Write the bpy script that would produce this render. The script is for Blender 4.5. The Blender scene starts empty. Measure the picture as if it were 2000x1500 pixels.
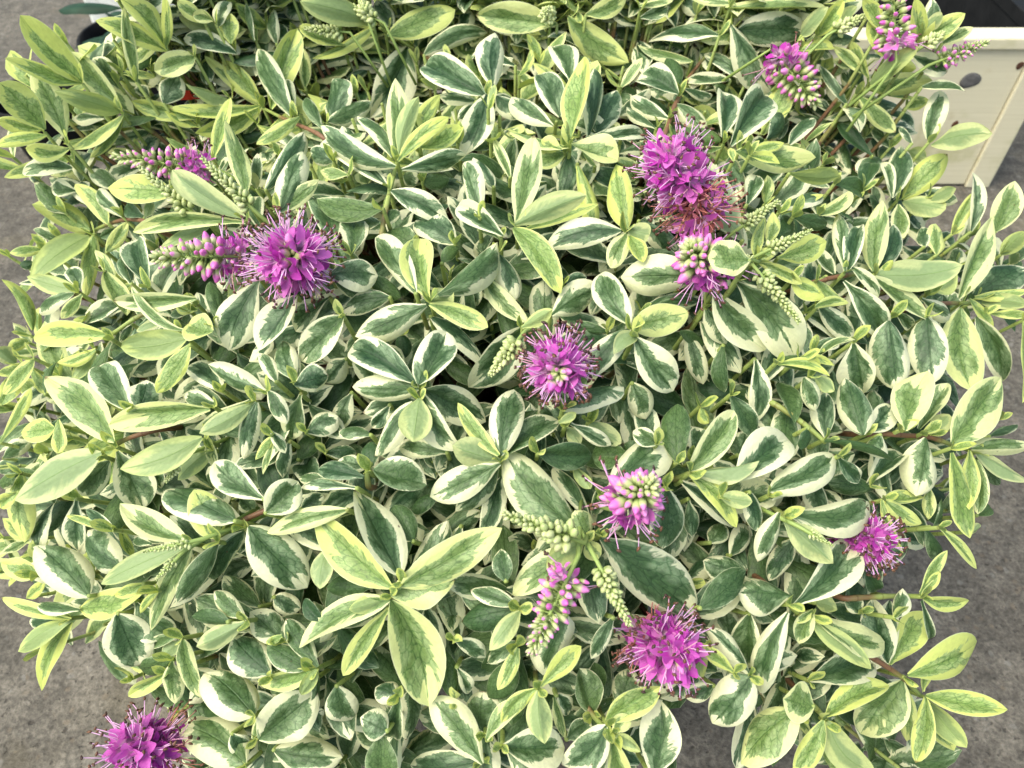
import bpy, math, random
import numpy as np
from mathutils import Vector, Matrix
R = math.radians
random.seed(7)

# ------------------------------------------------------------------ camera, sky, sun, exposure
scene = bpy.context.scene
CAM_H, PITCH, FPX = 0.92, 48.0, 1503.0
cam_d = bpy.data.cameras.new('camera')
cam = bpy.data.objects.new('camera', cam_d)
scene.collection.objects.link(cam)
cam.location = (0, 0, CAM_H)
cam.rotation_euler = (R(90 - PITCH), 0, 0)
cam_d.sensor_width = 36.0
cam_d.lens = FPX / 2000 * 36.0
cam_d.clip_start = 0.02
cam_d.clip_end = 400
cam_d.dof.use_dof = True
cam_d.dof.focus_distance = 0.50
cam_d.dof.aperture_fstop = 13.0
scene.camera = cam

SUN_EL, SUN_AZ = 60.0, -118.0          # a high sun to the left, a little behind the camera, behind thin cloud
world = bpy.data.worlds.new('World')
scene.world = world
world.use_nodes = True
wn = world.node_tree
sky = wn.nodes.new('ShaderNodeTexSky')
sky.sky_type = 'NISHITA'
sky.sun_disc = False
sky.sun_elevation = R(SUN_EL)
sky.sun_rotation = R(SUN_AZ)
sky.air_density = 1.0
sky.dust_density = 5.0
sky.ozone_density = 0.6
wn.links.new(sky.outputs[0], wn.nodes['Background'].inputs[0])
wn.nodes['Background'].inputs[1].default_value = 0.15
sun_d = bpy.data.lights.new('sun', 'SUN')
sun_d.energy = 1.3
sun_d.angle = R(42)
sun_d.color = (1.0, 0.95, 0.87)
sun = bpy.data.objects.new('sun', sun_d)
scene.collection.objects.link(sun)
sd = Vector((math.sin(R(SUN_AZ)) * math.cos(R(SUN_EL)), math.cos(R(SUN_AZ)) * math.cos(R(SUN_EL)), math.sin(R(SUN_EL))))
sun.rotation_euler = (-sd).to_track_quat('-Z', 'Y').to_euler()
sun.location = (0.5, 1, 3)
scene.view_settings.view_transform = 'Standard'
scene.view_settings.look = 'None'
scene.view_settings.gamma = 1.0
scene.view_settings.exposure = 0.95
scene.view_settings.use_white_balance = True
scene.view_settings.white_balance_temperature = 6600
scene.view_settings.white_balance_tint = -2
scene.cycles.max_bounces = 4
scene.cycles.diffuse_bounces = 2
scene.cycles.glossy_bounces = 2
scene.cycles.transmission_bounces = 2
scene.view_settings.use_curve_mapping = False

C0 = Vector((0, 0, CAM_H))
FW = Vector((0, math.cos(R(PITCH)), -math.sin(R(PITCH))))
UPV = Vector((0, math.sin(R(PITCH)), math.cos(R(PITCH))))
XV = Vector((1, 0, 0))
UP = Vector((0, 0, 1))
def ray(px, py):
    return FW + XV * ((px - 1000) / FPX) + UPV * ((750 - py) / FPX)
def at(px, py, depth):
    return C0 + ray(px, py) * depth
def project(p):
    v = p - C0
    d = v.dot(FW)
    if d < 0.02: return (9999, 9999, d)
    return (1000 + FPX * v.dot(XV) / d, 750 - FPX * v.dot(UPV) / d, d)

# ------------------------------------------------------------------ helpers
col = scene.collection
def link(name, mesh, mat=None, parent=None):
    o = bpy.data.objects.new(name, mesh)
    col.objects.link(o)
    if mat is not None and mesh is not None and not mesh.materials:
        mesh.materials.append(mat)
    if parent is not None: o.parent = parent
    return o
def empty(name, loc=(0, 0, 0)):
    o = bpy.data.objects.new(name, None)
    o.empty_display_size = 0.02
    col.objects.link(o)
    o.location = loc
    return o
def tag(o, label=None, cat=None, group=None, kind=None):
    if label: o['label'] = label
    if cat: o['category'] = cat
    if group: o['group'] = group
    if kind: o['kind'] = kind
    return o
class MB:
    """collects vertices, faces and point attributes, then links them as one mesh object"""
    def __init__(s): s.v, s.f, s.uv, s.lp = [], [], [], []
    def add(s, v, f, uv=None, lp=None):
        n = len(s.v)
        s.v += [tuple(q) for q in v]
        s.f += [tuple(i + n for i in q) for q in f]
        s.uv += uv if uv is not None else [(0, 0, 0)] * len(v)
        if isinstance(lp, list): s.lp += lp
        else: s.lp += [lp if lp is not None else (0, 0, 0, 0)] * len(v)
    def mesh(s, name, smooth=True):
        m = bpy.data.meshes.new(name)
        m.from_pydata(s.v, [], s.f)
        a = m.attributes.new('luv', 'FLOAT_VECTOR', 'POINT')
        a.data.foreach_set('vector', np.array(s.uv, dtype=np.float32).ravel())
        b = m.attributes.new('lp', 'FLOAT_COLOR', 'POINT')
        b.data.foreach_set('color', np.array(s.lp, dtype=np.float32).ravel())
        if smooth: m.polygons.foreach_set('use_smooth', [True] * len(m.polygons))
        m.update()
        return m
    def build(s, name, mat, parent=None, smooth=True):
        return link(name, s.mesh(name, smooth), mat, parent)
def box_vf(x0, x1, y0, y1, z0, z1, bev=0.0):
    v = [(x, y, z) for z in (z0, z1) for y in (y0, y1) for x in (x0, x1)]
    f = [(0, 2, 3, 1), (4, 5, 7, 6), (0, 1, 5, 4), (2, 6, 7, 3), (0, 4, 6, 2), (1, 3, 7, 5)]
    return v, f
def bevel_box(name, dims, mat, parent, bev=0.003, jitter=0.0, rnd=None):
    v, f = box_vf(*dims)
    b = MB(); b.add(v, f)
    o = b.build(name, mat, parent, smooth=False)
    m = o.modifiers.new('bevel', 'BEVEL'); m.width = bev; m.segments = 2
    return o
def tube_vf(pts, rads, n=6, cap=True):
    V, F = [], []
    prev = None
    for i, p in enumerate(pts):
        if i == 0: t = pts[1] - pts[0]
        elif i == len(pts) - 1: t = pts[-1] - pts[-2]
        else: t = pts[i + 1] - pts[i - 1]
        t = t.normalized() if t.length > 1e-9 else Vector((0, 0, 1))
        if prev is None:
            a = t.orthogonal().normalized()
        else:
            a = prev - t * prev.dot(t)
            a = a.normalized() if a.length > 1e-6 else t.orthogonal().normalized()
        prev = a
        b = t.cross(a)
        for k in range(n):
            q = 2 * math.pi * k / n
            V.append(p + (a * math.cos(q) + b * math.sin(q)) * rads[i])
    for i in range(len(pts) - 1):
        for k in range(n):
            k2 = (k + 1) % n
            F.append((i * n + k, i * n + k2, (i + 1) * n + k2, (i + 1) * n + k))
    if cap:
        V.append(pts[-1] + (pts[-1] - pts[-2]).normalized() * rads[-1] * 0.6)
        e = len(V) - 1; o = (len(pts) - 1) * n
        for k in range(n): F.append((o + k, o + (k + 1) % n, e))
        V.append(Vector(pts[0])); e = len(V) - 1
        for k in range(n): F.append(((k + 1) % n, k, e))
    return V, F
def lathe_vf(prof, n=40):
    V, F = [], []
    for r, z in prof:
        for k in range(n):
            a = 2 * math.pi * k / n
            V.append((r * math.cos(a), r * math.sin(a), z))
    for i in range(len(prof) - 1):
        for k in range(n):
            k2 = (k + 1) % n
            F.append((i * n + k, i * n + k2, (i + 1) * n + k2, (i + 1) * n + k))
    return V, F

# ------------------------------------------------------------------ node helper
class NT:
    def __init__(s, name):
        s.m = bpy.data.materials.new(name); s.m.use_nodes = True
        s.t = s.m.node_tree; s.b = s.t.nodes['Principled BSDF']; s.out = s.t.nodes['Material Output']
    def n(s, t, **k):
        q = s.t.nodes.new(t)
        for a, b in k.items(): setattr(q, a, b)
        return q
    def set(s, sock, v):
        if isinstance(v, bpy.types.NodeSocket): s.t.links.new(v, sock)
        elif isinstance(v, (tuple, list)) and len(v) == 3 and sock.type == 'RGBA': sock.default_value = (*v, 1)
        else: sock.default_value = v
    def math(s, op, a, b=0.0, c=None, clamp=False):
        q = s.n('ShaderNodeMath', operation=op, use_clamp=clamp)
        s.set(q.inputs[0], a); s.set(q.inputs[1], b)
        if c is not None: s.set(q.inputs[2], c)
        return q.outputs[0]
    def add(s, a, b): return s.math('ADD', a, b)
    def sub(s, a, b): return s.math('SUBTRACT', a, b)
    def mul(s, a, b): return s.math('MULTIPLY', a, b)
    def sstep(s, x, a, b, lo=0.0, hi=1.0):
        q = s.n('ShaderNodeMapRange', interpolation_type='SMOOTHSTEP')
        s.set(q.inputs['Value'], x)
        for i, v in zip(('From Min', 'From Max', 'To Min', 'To Max'), (a, b, lo, hi)): s.set(q.inputs[i], v)
        return q.outputs[0]
    def mix(s, f, a, b):
        q = s.n('ShaderNodeMix', data_type='RGBA')
        s.set(q.inputs[0], f); s.set(q.inputs[6], a); s.set(q.inputs[7], b)
        return q.outputs[2]
    def mulc(s, f, a, b):
        q = s.n('ShaderNodeMix', data_type='RGBA', blend_type='MULTIPLY')
        s.set(q.inputs[0], f); s.set(q.inputs[6], a); s.set(q.inputs[7], b)
        return q.outputs[2]
    def vec(s, x, y, z):
        q = s.n('ShaderNodeCombineXYZ')
        for i, v in enumerate((x, y, z)): s.set(q.inputs[i], v)
        return q.outputs[0]
    def noise(s, vec, scale, detail=2.0, rough=0.5):
        q = s.n('ShaderNodeTexNoise')
        s.set(q.inputs['Vector'], vec)
        q.inputs['Scale'].default_value = scale; q.inputs['Detail'].default_value = detail
        q.inputs['Roughness'].default_value = rough
        return q.outputs[0]
    def voro(s, vec, scale, feature='F1', out='Distance'):
        q = s.n('ShaderNodeTexVoronoi', feature=feature)
        s.set(q.inputs['Vector'], vec); q.inputs['Scale'].default_value = scale
        return q.outputs[out]
    def attr(s, name):
        return s.n('ShaderNodeAttribute', attribute_name=name)
    def sep(s, v):
        q = s.n('ShaderNodeSeparateXYZ'); s.set(q.inputs[0], v); return q.outputs
    def bump(s, h, strength, dist=0.001):
        q = s.n('ShaderNodeBump'); q.inputs['Strength'].default_value = strength; q.inputs['Distance'].default_value = dist
        s.set(q.inputs['Height'], h); return q.outputs[0]
    def grey(s, v):
        q = s.n('ShaderNodeCombineColor')
        for i in range(3): s.set(q.inputs[i], v)
        return q.outputs[0]

# ------------------------------------------------------------------ leaf material
def leaf_material():
    t = NT('variegated_leaf')
    U, V, _ = t.sep(t.attr('luv').outputs['Vector'])
    lpa = t.attr('lp')
    sc = t.n('ShaderNodeSeparateColor'); t.set(sc.inputs[0], lpa.outputs['Color'])
    seed, youth, var = sc.outputs[0], sc.outputs[1], sc.outputs[2]
    plain = lpa.outputs['Alpha']
    au = t.math('ABSOLUTE', U)
    e = t.math('MINIMUM', t.sub(1.0, au), t.mul(t.sub(1.0, V), 2.0))
    s = t.sub(V, t.mul(au, 0.22))
    so = t.mul(seed, 61.0)
    nA = t.noise(t.vec(t.add(t.mul(U, 0.9), so), t.add(t.mul(s, 1.5), t.mul(seed, 23.0)), t.mul(seed, 7.0)), 1.5, 0.5)
    nB = t.noise(t.vec(t.add(t.mul(U, 1.6), so), t.mul(s, 15.0), t.mul(seed, 31.0)), 1.0, 2.0, 0.7)
    nC = t.noise(t.vec(t.add(t.mul(U, 1.5), so), t.mul(s, 3.4), t.mul(seed, 13.0)), 1.4, 1.5, 0.65)
    nF = t.noise(t.vec(t.add(t.mul(U, 5.0), so), t.mul(V, 13.0), seed), 1.5, 2.0, 0.7)
    thr = t.add(t.add(t.mul(var, 0.70), 0.0), t.add(t.mul(t.sub(nA, 0.5), 1.25), t.mul(t.sub(nB, 0.5), 0.42)))
    thr = t.math('MAXIMUM', thr, t.add(0.035, t.mul(nB, 0.05)))
    thr = t.sub(thr, t.mul(plain, 0.9))
    d = t.sub(e, thr)
    # a green finger follows the midrib into the cream
    d = t.add(d, t.mul(t.sstep(au, 0.0, 0.16, 1.0, 0.0), t.sub(0.34, t.mul(V, 0.16))))
    cm = t.sstep(t.add(d, t.mul(t.sub(nF, 0.5), 0.10)), -0.025, 0.045, 1.0, 0.0)
    gm = t.sstep(t.add(t.add(d, t.mul(t.sub(nC, 0.5), 1.5)), t.mul(t.sub(nB, 0.5), 0.55)), 0.01, 0.53, 1.0, 0.06)
    gm = t.mul(gm, t.sub(1.0, t.mul(plain, 0.8)))
    dark = t.mix(youth, (0.027, 0.074, 0.028), (0.25, 0.36, 0.10))
    grey = t.mix(youth, (0.235, 0.325, 0.195), (0.42, 0.52, 0.20))
    green = t.mix(t.mul(gm, 0.85), dark, grey)
    # veins
    wv = t.math('FRACT', t.add(t.mul(t.sub(V, t.mul(au, 0.30)), 7.5), t.add(t.mul(nF, 0.55), seed)))
    vein = t.sstep(t.math('ABSOLUTE', t.sub(wv, 0.5)), 0.02, 0.10, 1.0, 0.0)
    vein = t.mul(vein, t.sstep(au, 0.75, 0.95, 1.0, 0.0))
    rib = t.sstep(au, 0.015, 0.05, 1.0, 0.0)
    net = t.n('ShaderNodeTexVoronoi', feature='DISTANCE_TO_EDGE')
    t.set(net.inputs['Vector'], t.vec(t.add(t.mul(U, 1.5), so), t.add(t.mul(t.sub(V, t.mul(au, 0.16)), 5.2), t.mul(nF, 0.35)), seed)); net.inputs['Scale'].default_value = 1.7
    netm = t.sstep(net.outputs['Distance'], 0.0, 0.085, 1.0, 0.0)
    green = t.mulc(t.mul(netm, 0.75), green, (0.36, 0.52, 0.38))
    green = t.mulc(t.mul(vein, 0.22), green, (0.35, 0.5, 0.35))
    green = t.mulc(1.0, green, t.grey(t.sstep(nF, 0.2, 0.8, 0.72, 1.28)))
    cream = t.mix(t.sstep(youth, 0.0, 1.0), (0.84, 0.825, 0.58), (0.62, 0.68, 0.19))
    cream = t.mulc(1.0, cream, t.grey(t.sstep(nF, 0.1, 0.9, 0.90, 1.06)))
    cream = t.mulc(t.mul(vein, 0.10), cream, (0.6, 0.75, 0.4))
    top = t.mix(cm, green, cream)
    top = t.mulc(t.mul(rib, 0.40), top, (0.45, 0.62, 0.38))
    sv = t.n('ShaderNodeTexVoronoi'); t.set(sv.inputs['Vector'], t.vec(t.add(t.mul(U, 2.0), so), t.mul(V, 5.5), t.mul(seed, 19.0))); sv.inputs['Scale'].default_value = 1.0
    sp = t.n('ShaderNodeSeparateColor'); t.set(sp.inputs[0], sv.outputs['Color'])
    spot = t.mul(t.sstep(t.add(sv.outputs['Distance'], t.mul(nF, 0.10)), 0.10, 0.16, 1.0, 0.0), t.sstep(sp.outputs[0], 0.90, 0.92))
    top = t.mix(t.mul(spot, 0.8), top, (0.10, 0.055, 0.022))
    tipm = t.mul(t.sstep(t.add(V, t.mul(t.sub(nF, 0.5), 0.10)), 0.955, 0.985), t.sstep(t.math('FRACT', t.mul(seed, 7.31)), 0.80, 0.82))
    top = t.mix(t.mul(tipm, 0.8), top, (0.13, 0.065, 0.025))
    # thin pale rim
    top = t.mix(t.mul(t.sstep(au, 0.94, 0.995), t.sub(0.55, t.mul(plain, 0.4))), top, (0.72, 0.74, 0.52))
    # underside: softer and paler
    um = t.sstep(d, -0.12, 0.22, 1.0, 0.0)
    under = t.mix(um, t.mix(youth, (0.255, 0.345, 0.185), (0.31, 0.40, 0.155)), t.mix(youth, (0.56, 0.58, 0.35), (0.50, 0.58, 0.185)))
    under = t.mix(t.mul(plain, 0.5), under, (0.22, 0.33, 0.13))
    under = t.mulc(1.0, under, t.grey(t.sstep(nF, 0.1, 0.9, 0.88, 1.10)))
    under = t.mulc(t.mul(rib, 0.45), under, (0.62, 0.78, 0.42))
    back = t.n('ShaderNodeNewGeometry').outputs['Backfacing']
    c = t.mix(back, top, under)
    t.set(t.b.inputs['Base Color'], c)
    t.set(t.b.inputs['Roughness'], t.sstep(nF, 0.1, 0.9, 0.42, 0.60))
    t.b.inputs['Specular IOR Level'].default_value = 0.42
    h = t.add(t.noise(t.vec(t.add(t.mul(U, 3.0), so), t.mul(V, 9.0), seed), 1.4, 0.5), t.mul(rib, -0.7))
    bmp = t.bump(h, 0.42, 0.0011)
    t.set(t.b.inputs['Normal'], bmp)
    tr = t.n('ShaderNodeBsdfTranslucent')
    t.set(tr.inputs[0], t.mulc(1.0, c, (0.95, 1.0, 0.55)))
    mx = t.n('ShaderNodeMixShader'); mx.inputs[0].default_value = 0.27
    t.t.links.new(t.b.outputs[0], mx.inputs[1]); t.t.links.new(tr.outputs[0], mx.inputs[2])
    t.t.links.new(mx.outputs[0], t.out.inputs[0])
    return t.m
LEAF = leaf_material()

def stem_material():
    t = NT('hebe_stem')
    U, V, _ = t.sep(t.attr('luv').outputs['Vector'])      # V: 0 at the old wood, 1 at the shoot tip; U: distance in metres
    n1 = t.noise(t.n('ShaderNodeTexCoord').outputs['Object'], 60, 3)
    old = t.mix(n1, (0.055, 0.030, 0.018), (0.13, 0.075, 0.045))
    mid = t.mix(n1, (0.17, 0.075, 0.045), (0.22, 0.12, 0.06))
    new = t.mix(n1, (0.24, 0.31, 0.075), (0.30, 0.36, 0.11))
    c = t.mix(t.sstep(V, 0.25, 0.62), old, mid)
    c = t.mix(t.sstep(t.add(V, t.mul(t.sub(n1, 0.5), 0.2)), 0.84, 0.95), c, new)
    band = t.math('FRACT', t.mul(U, 52.0))
    c = t.mulc(t.sstep(band, 0.0, 0.10, 0.65, 0.0), c, (0.45, 0.30, 0.22))
    t.set(t.b.inputs['Base Color'], c)
    t.b.inputs['Roughness'].default_value = 0.55
    t.set(t.b.inputs['Normal'], t.bump(n1, 0.3, 0.001))
    return t.m
STEM = stem_material()

# ------------------------------------------------------------------ ground
def ground_material():
    t = NT('worn_concrete')
    P = t.n('ShaderNodeTexCoord').outputs['Object']
    warp = t.n('ShaderNodeTexNoise'); t.set(warp.inputs['Vector'], P); warp.inputs['Scale'].default_value = 55
    vm = t.n('ShaderNodeVectorMath', operation='MULTIPLY_ADD')
    t.set(vm.inputs[0], warp.outputs['Color']); vm.inputs[1].default_value = (0.012,) * 3; t.set(vm.inputs[2], P)
    Pw = vm.outputs[0]
    big = t.noise(P, 2.2, 4, 0.6)
    med = t.noise(P, 17.0, 5, 0.65)
    fine = t.noise(P, 210.0, 4, 0.7)
    v1 = t.n('ShaderNodeTexVoronoi'); t.set(v1.inputs['Vector'], Pw); v1.inputs['Scale'].default_value = 105
    v2 = t.n('ShaderNodeTexVoronoi'); t.set(v2.inputs['Vector'], Pw); v2.inputs['Scale'].default_value = 240
    cellv = t.n('ShaderNodeSeparateColor'); t.set(cellv.inputs[0], v1.outputs['Color'])
    cell2 = t.n('ShaderNodeSeparateColor'); t.set(cell2.inputs[0], v2.outputs['Color'])
    c = t.mix(t.sstep(big, 0.3, 0.7), (0.104, 0.091, 0.077), (0.142, 0.125, 0.105))
    c = t.mulc(1.0, c, t.grey(t.sstep(med, 0.25, 0.75, 0.72, 1.22)))
    c = t.mulc(1.0, c, t.grey(t.sstep(fine, 0.28, 0.72, 0.60, 1.36)))
    c = t.mulc(1.0, c, t.grey(t.sstep(t.noise(Pw, 62.0, 3, 0.6), 0.32, 0.68, 0.72, 1.22)))
    c = t.mulc(1.0, c, t.grey(t.sstep(cell2.outputs[0], 0.0, 1.0, 0.90, 1.08)))
    c = t.mix(t.mul(t.mul(t.sstep(cellv.outputs[1], 0.86, 0.93), t.sstep(v1.outputs['Distance'], 0.25, 0.55, 1.0, 0.0)), 0.35), c, (0.25, 0.24, 0.225))
    c = t.mix(t.mul(t.mul(t.sstep(cellv.outputs[2], 0.88, 0.94), t.sstep(v1.outputs['Distance'], 0.25, 0.55, 1.0, 0.0)), 0.4), c, (0.17, 0.125, 0.085))
    pit = t.sstep(t.noise(P, 120.0, 3, 0.6), 0.60, 0.70)
    c = t.mix(t.mul(pit, 0.75), c, (0.045, 0.036, 0.030))
    stain = t.sstep(t.noise(P, 5.5, 3, 0.5), 0.56, 0.72)
    c = t.mix(t.mul(stain, 0.30), c, (0.17, 0.14, 0.085))
    t.set(t.b.inputs['Base Color'], c)
    t.b.inputs['Roughness'].default_value = 0.9
    h = t.add(t.add(t.mul(v1.outputs['Distance'], -0.25), t.mul(fine, 0.8)), t.add(t.mul(med, 0.8), t.mul(pit, -0.7)))
    t.set(t.b.inputs['Normal'], t.bump(h, 0.75, 0.004))
    return t.m
gm_ = MB()
gm_.add([(-150, -150, 0), (150, -150, 0), (150, 150, 0), (-150, 150, 0)], [(0, 1, 2, 3)])
tag(gm_.build('ground', ground_material(), smooth=False), kind='structure')

# ------------------------------------------------------------------ shrub form: leaf positions sit on this dome
EC = Vector((0, 0.52, 0.33)); ER = Vector((0.46, 0.42, 0.29))
ROOT = Vector((0, 0.62, 0.20))
def hit_depth(px, py):
    d = ray(px, py)
    o = C0 - EC
    ds = Vector((d.x / ER.x, d.y / ER.y, d.z / ER.z)); os_ = Vector((o.x / ER.x, o.y / ER.y, o.z / ER.z))
    a = ds.dot(ds); b = ds.dot(os_); c = os_.dot(os_) - 1
    disc = b * b - a * c
    t = -b / a if disc < 0 else (-b - math.sqrt(disc)) / a
    return t if t < 0.62 else 0.62 + 0.20 * math.tanh((t - 0.62) / 0.20)
def e_normal(p):
    q = p - EC
    return Vector((q.x / ER.x ** 2, q.y / ER.y ** 2, q.z / ER.z ** 2)).normalized()

COLS_HI = (-1, -.86, -.55, -.2, 0, .2, .55, .86, 1)
COLS_LO = (-1, -.6, 0, .6, 1)
def leaf_geo(mb, P0, P1, n, W, typ, hi=True, rnd=random, origin=None):
    """one leaf: base P0, tip P1, upper-side normal n, full width W"""
    T = P1 - P0; L = T.length; T = T / L
    n = (n - T * n.dot(T)).normalized()
    S = T.cross(n)
    cols = COLS_HI if hi else COLS_LO
    rows = 13 if hi else 7
    young = typ in 'lyu'
    bend = rnd.uniform(0.02, 0.10) if typ in 'mgdc' else rnd.uniform(-0.07, 0.05)
    if typ == 'u': bend = -rnd.uniform(0.02, 0.10)
    tipdrop = rnd.uniform(0.0, 0.22) if typ in 'mgdc' else rnd.uniform(-0.10, 0.12)
    fold = rnd.uniform(0.04, 0.20) if typ in 'mgc' else rnd.uniform(0.06, 0.26)
    roll = rnd.uniform(0.20, 0.46) if typ in 'mgc' else rnd.uniform(0.04, 0.28)
    q_ = rnd.random()
    if q_ < 0.30: fold, roll = rnd.uniform(0.26, 0.48), rnd.uniform(0.05, 0.25)      # folded along the midrib
    elif q_ < 0.34 and typ != 'u': fold, roll = rnd.uniform(0.0, 0.05), rnd.uniform(0.42, 0.62)   # margins rolled under
    if typ == 'd': roll, fold = 0.55, 0.0
    twist = rnd.gauss(0, 0.42); swp = rnd.gauss(0, 0.045)
    wav = rnd.uniform(0.0, 0.085); wf = rnd.uniform(5, 11); wp = rnd.uniform(0, 6)
    wmax = rnd.uniform(0.46, 0.60)
    tipx = rnd.uniform(0.60, 0.86)
    asym = rnd.gauss(0, 0.05)
    a_, b_ = 0.92 * wmax / (1 - wmax) * tipx / 0.92, tipx
    a_ = tipx * wmax / (1 - wmax)
    norm = wmax ** a_ * (1 - wmax) ** b_
    V, F, UVs = [], [], []
    for i in range(rows):
        v = i / (rows - 1)
        v = 1 - (1 - v) ** 1.12
        w = (v ** a_ * (1 - v) ** b_) / norm * W / 2
        w = max(w, 0.0011 * (1 - v) ** 0.5)
        if i == rows - 1: w = 0.00012
        M = P0 + T * (L * v) + n * (L * (bend * 4 * v * (1 - v) - tipdrop * (max(0, v - 0.55) / 0.45) ** 2 * 0.5)) + S * (L * swp * 4 * v * (1 - v))
        a = twist * (v - 0.25)
        Sv = S * math.cos(a) + n * math.sin(a); nv = n * math.cos(a) - S * math.sin(a)
        for u in cols:
            au = abs(u)
            ww = w * (1 + asym * (1 if u > 0 else -1))
            z = fold * au - roll * au ** 2.4 + wav * math.sin(wf * v + wp + (0 if u > 0 else 2.1)) * au * au
            V.append(M + Sv * (u * ww * (1 - 0.10 * roll * au)) + nv * (z * w * 2))
            UVs.append((u, v, 0))
    nc = len(cols)
    for i in range(rows - 1):
        for j in range(nc - 1):
            a0 = i * nc + j
            F.append((a0, a0 + 1, a0 + nc + 1, a0 + nc))
    seed = rnd.random()
    youth = {'m': rnd.uniform(0.0, 0.22), 'g': rnd.uniform(0.0, 0.35), 'd': 0.2, 's': 0.0, 'c': rnd.uniform(0.08, 0.35), 'y': rnd.uniform(0.40, 0.92), 'l': rnd.uniform(0.75, 1.0), 'u': rnd.uniform(0.3, 0.9), 'o': 1.0}[typ]
    var = {'m': rnd.uniform(0.26, 0.62), 'g': rnd.uniform(0.08, 0.20), 'd': 0.0, 's': 0.2, 'c': rnd.uniform(0.58, 0.76), 'y': rnd.uniform(0.42, 0.75), 'l': rnd.uniform(0.45, 0.85), 'u': rnd.uniform(0.25, 0.6), 'o': 1.0}[typ]
    plain = 1.0 if typ == 'd' else (rnd.choice((0, 0.1, 0.3, 0.5)) if typ == 'g' else 0.0)
    if origin is not None: V = [q - origin for q in V]
    mb.add(V, F, UVs, (seed, youth, var, plain))

# ------------------------------------------------------------------ the shrub
shrub = empty('variegated_shrub', ROOT)
tag(shrub, 'bushy variegated shrub with cream edged green leaves and purple flower spikes', 'shrub')
bpy.context.view_layer.update()

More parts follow.
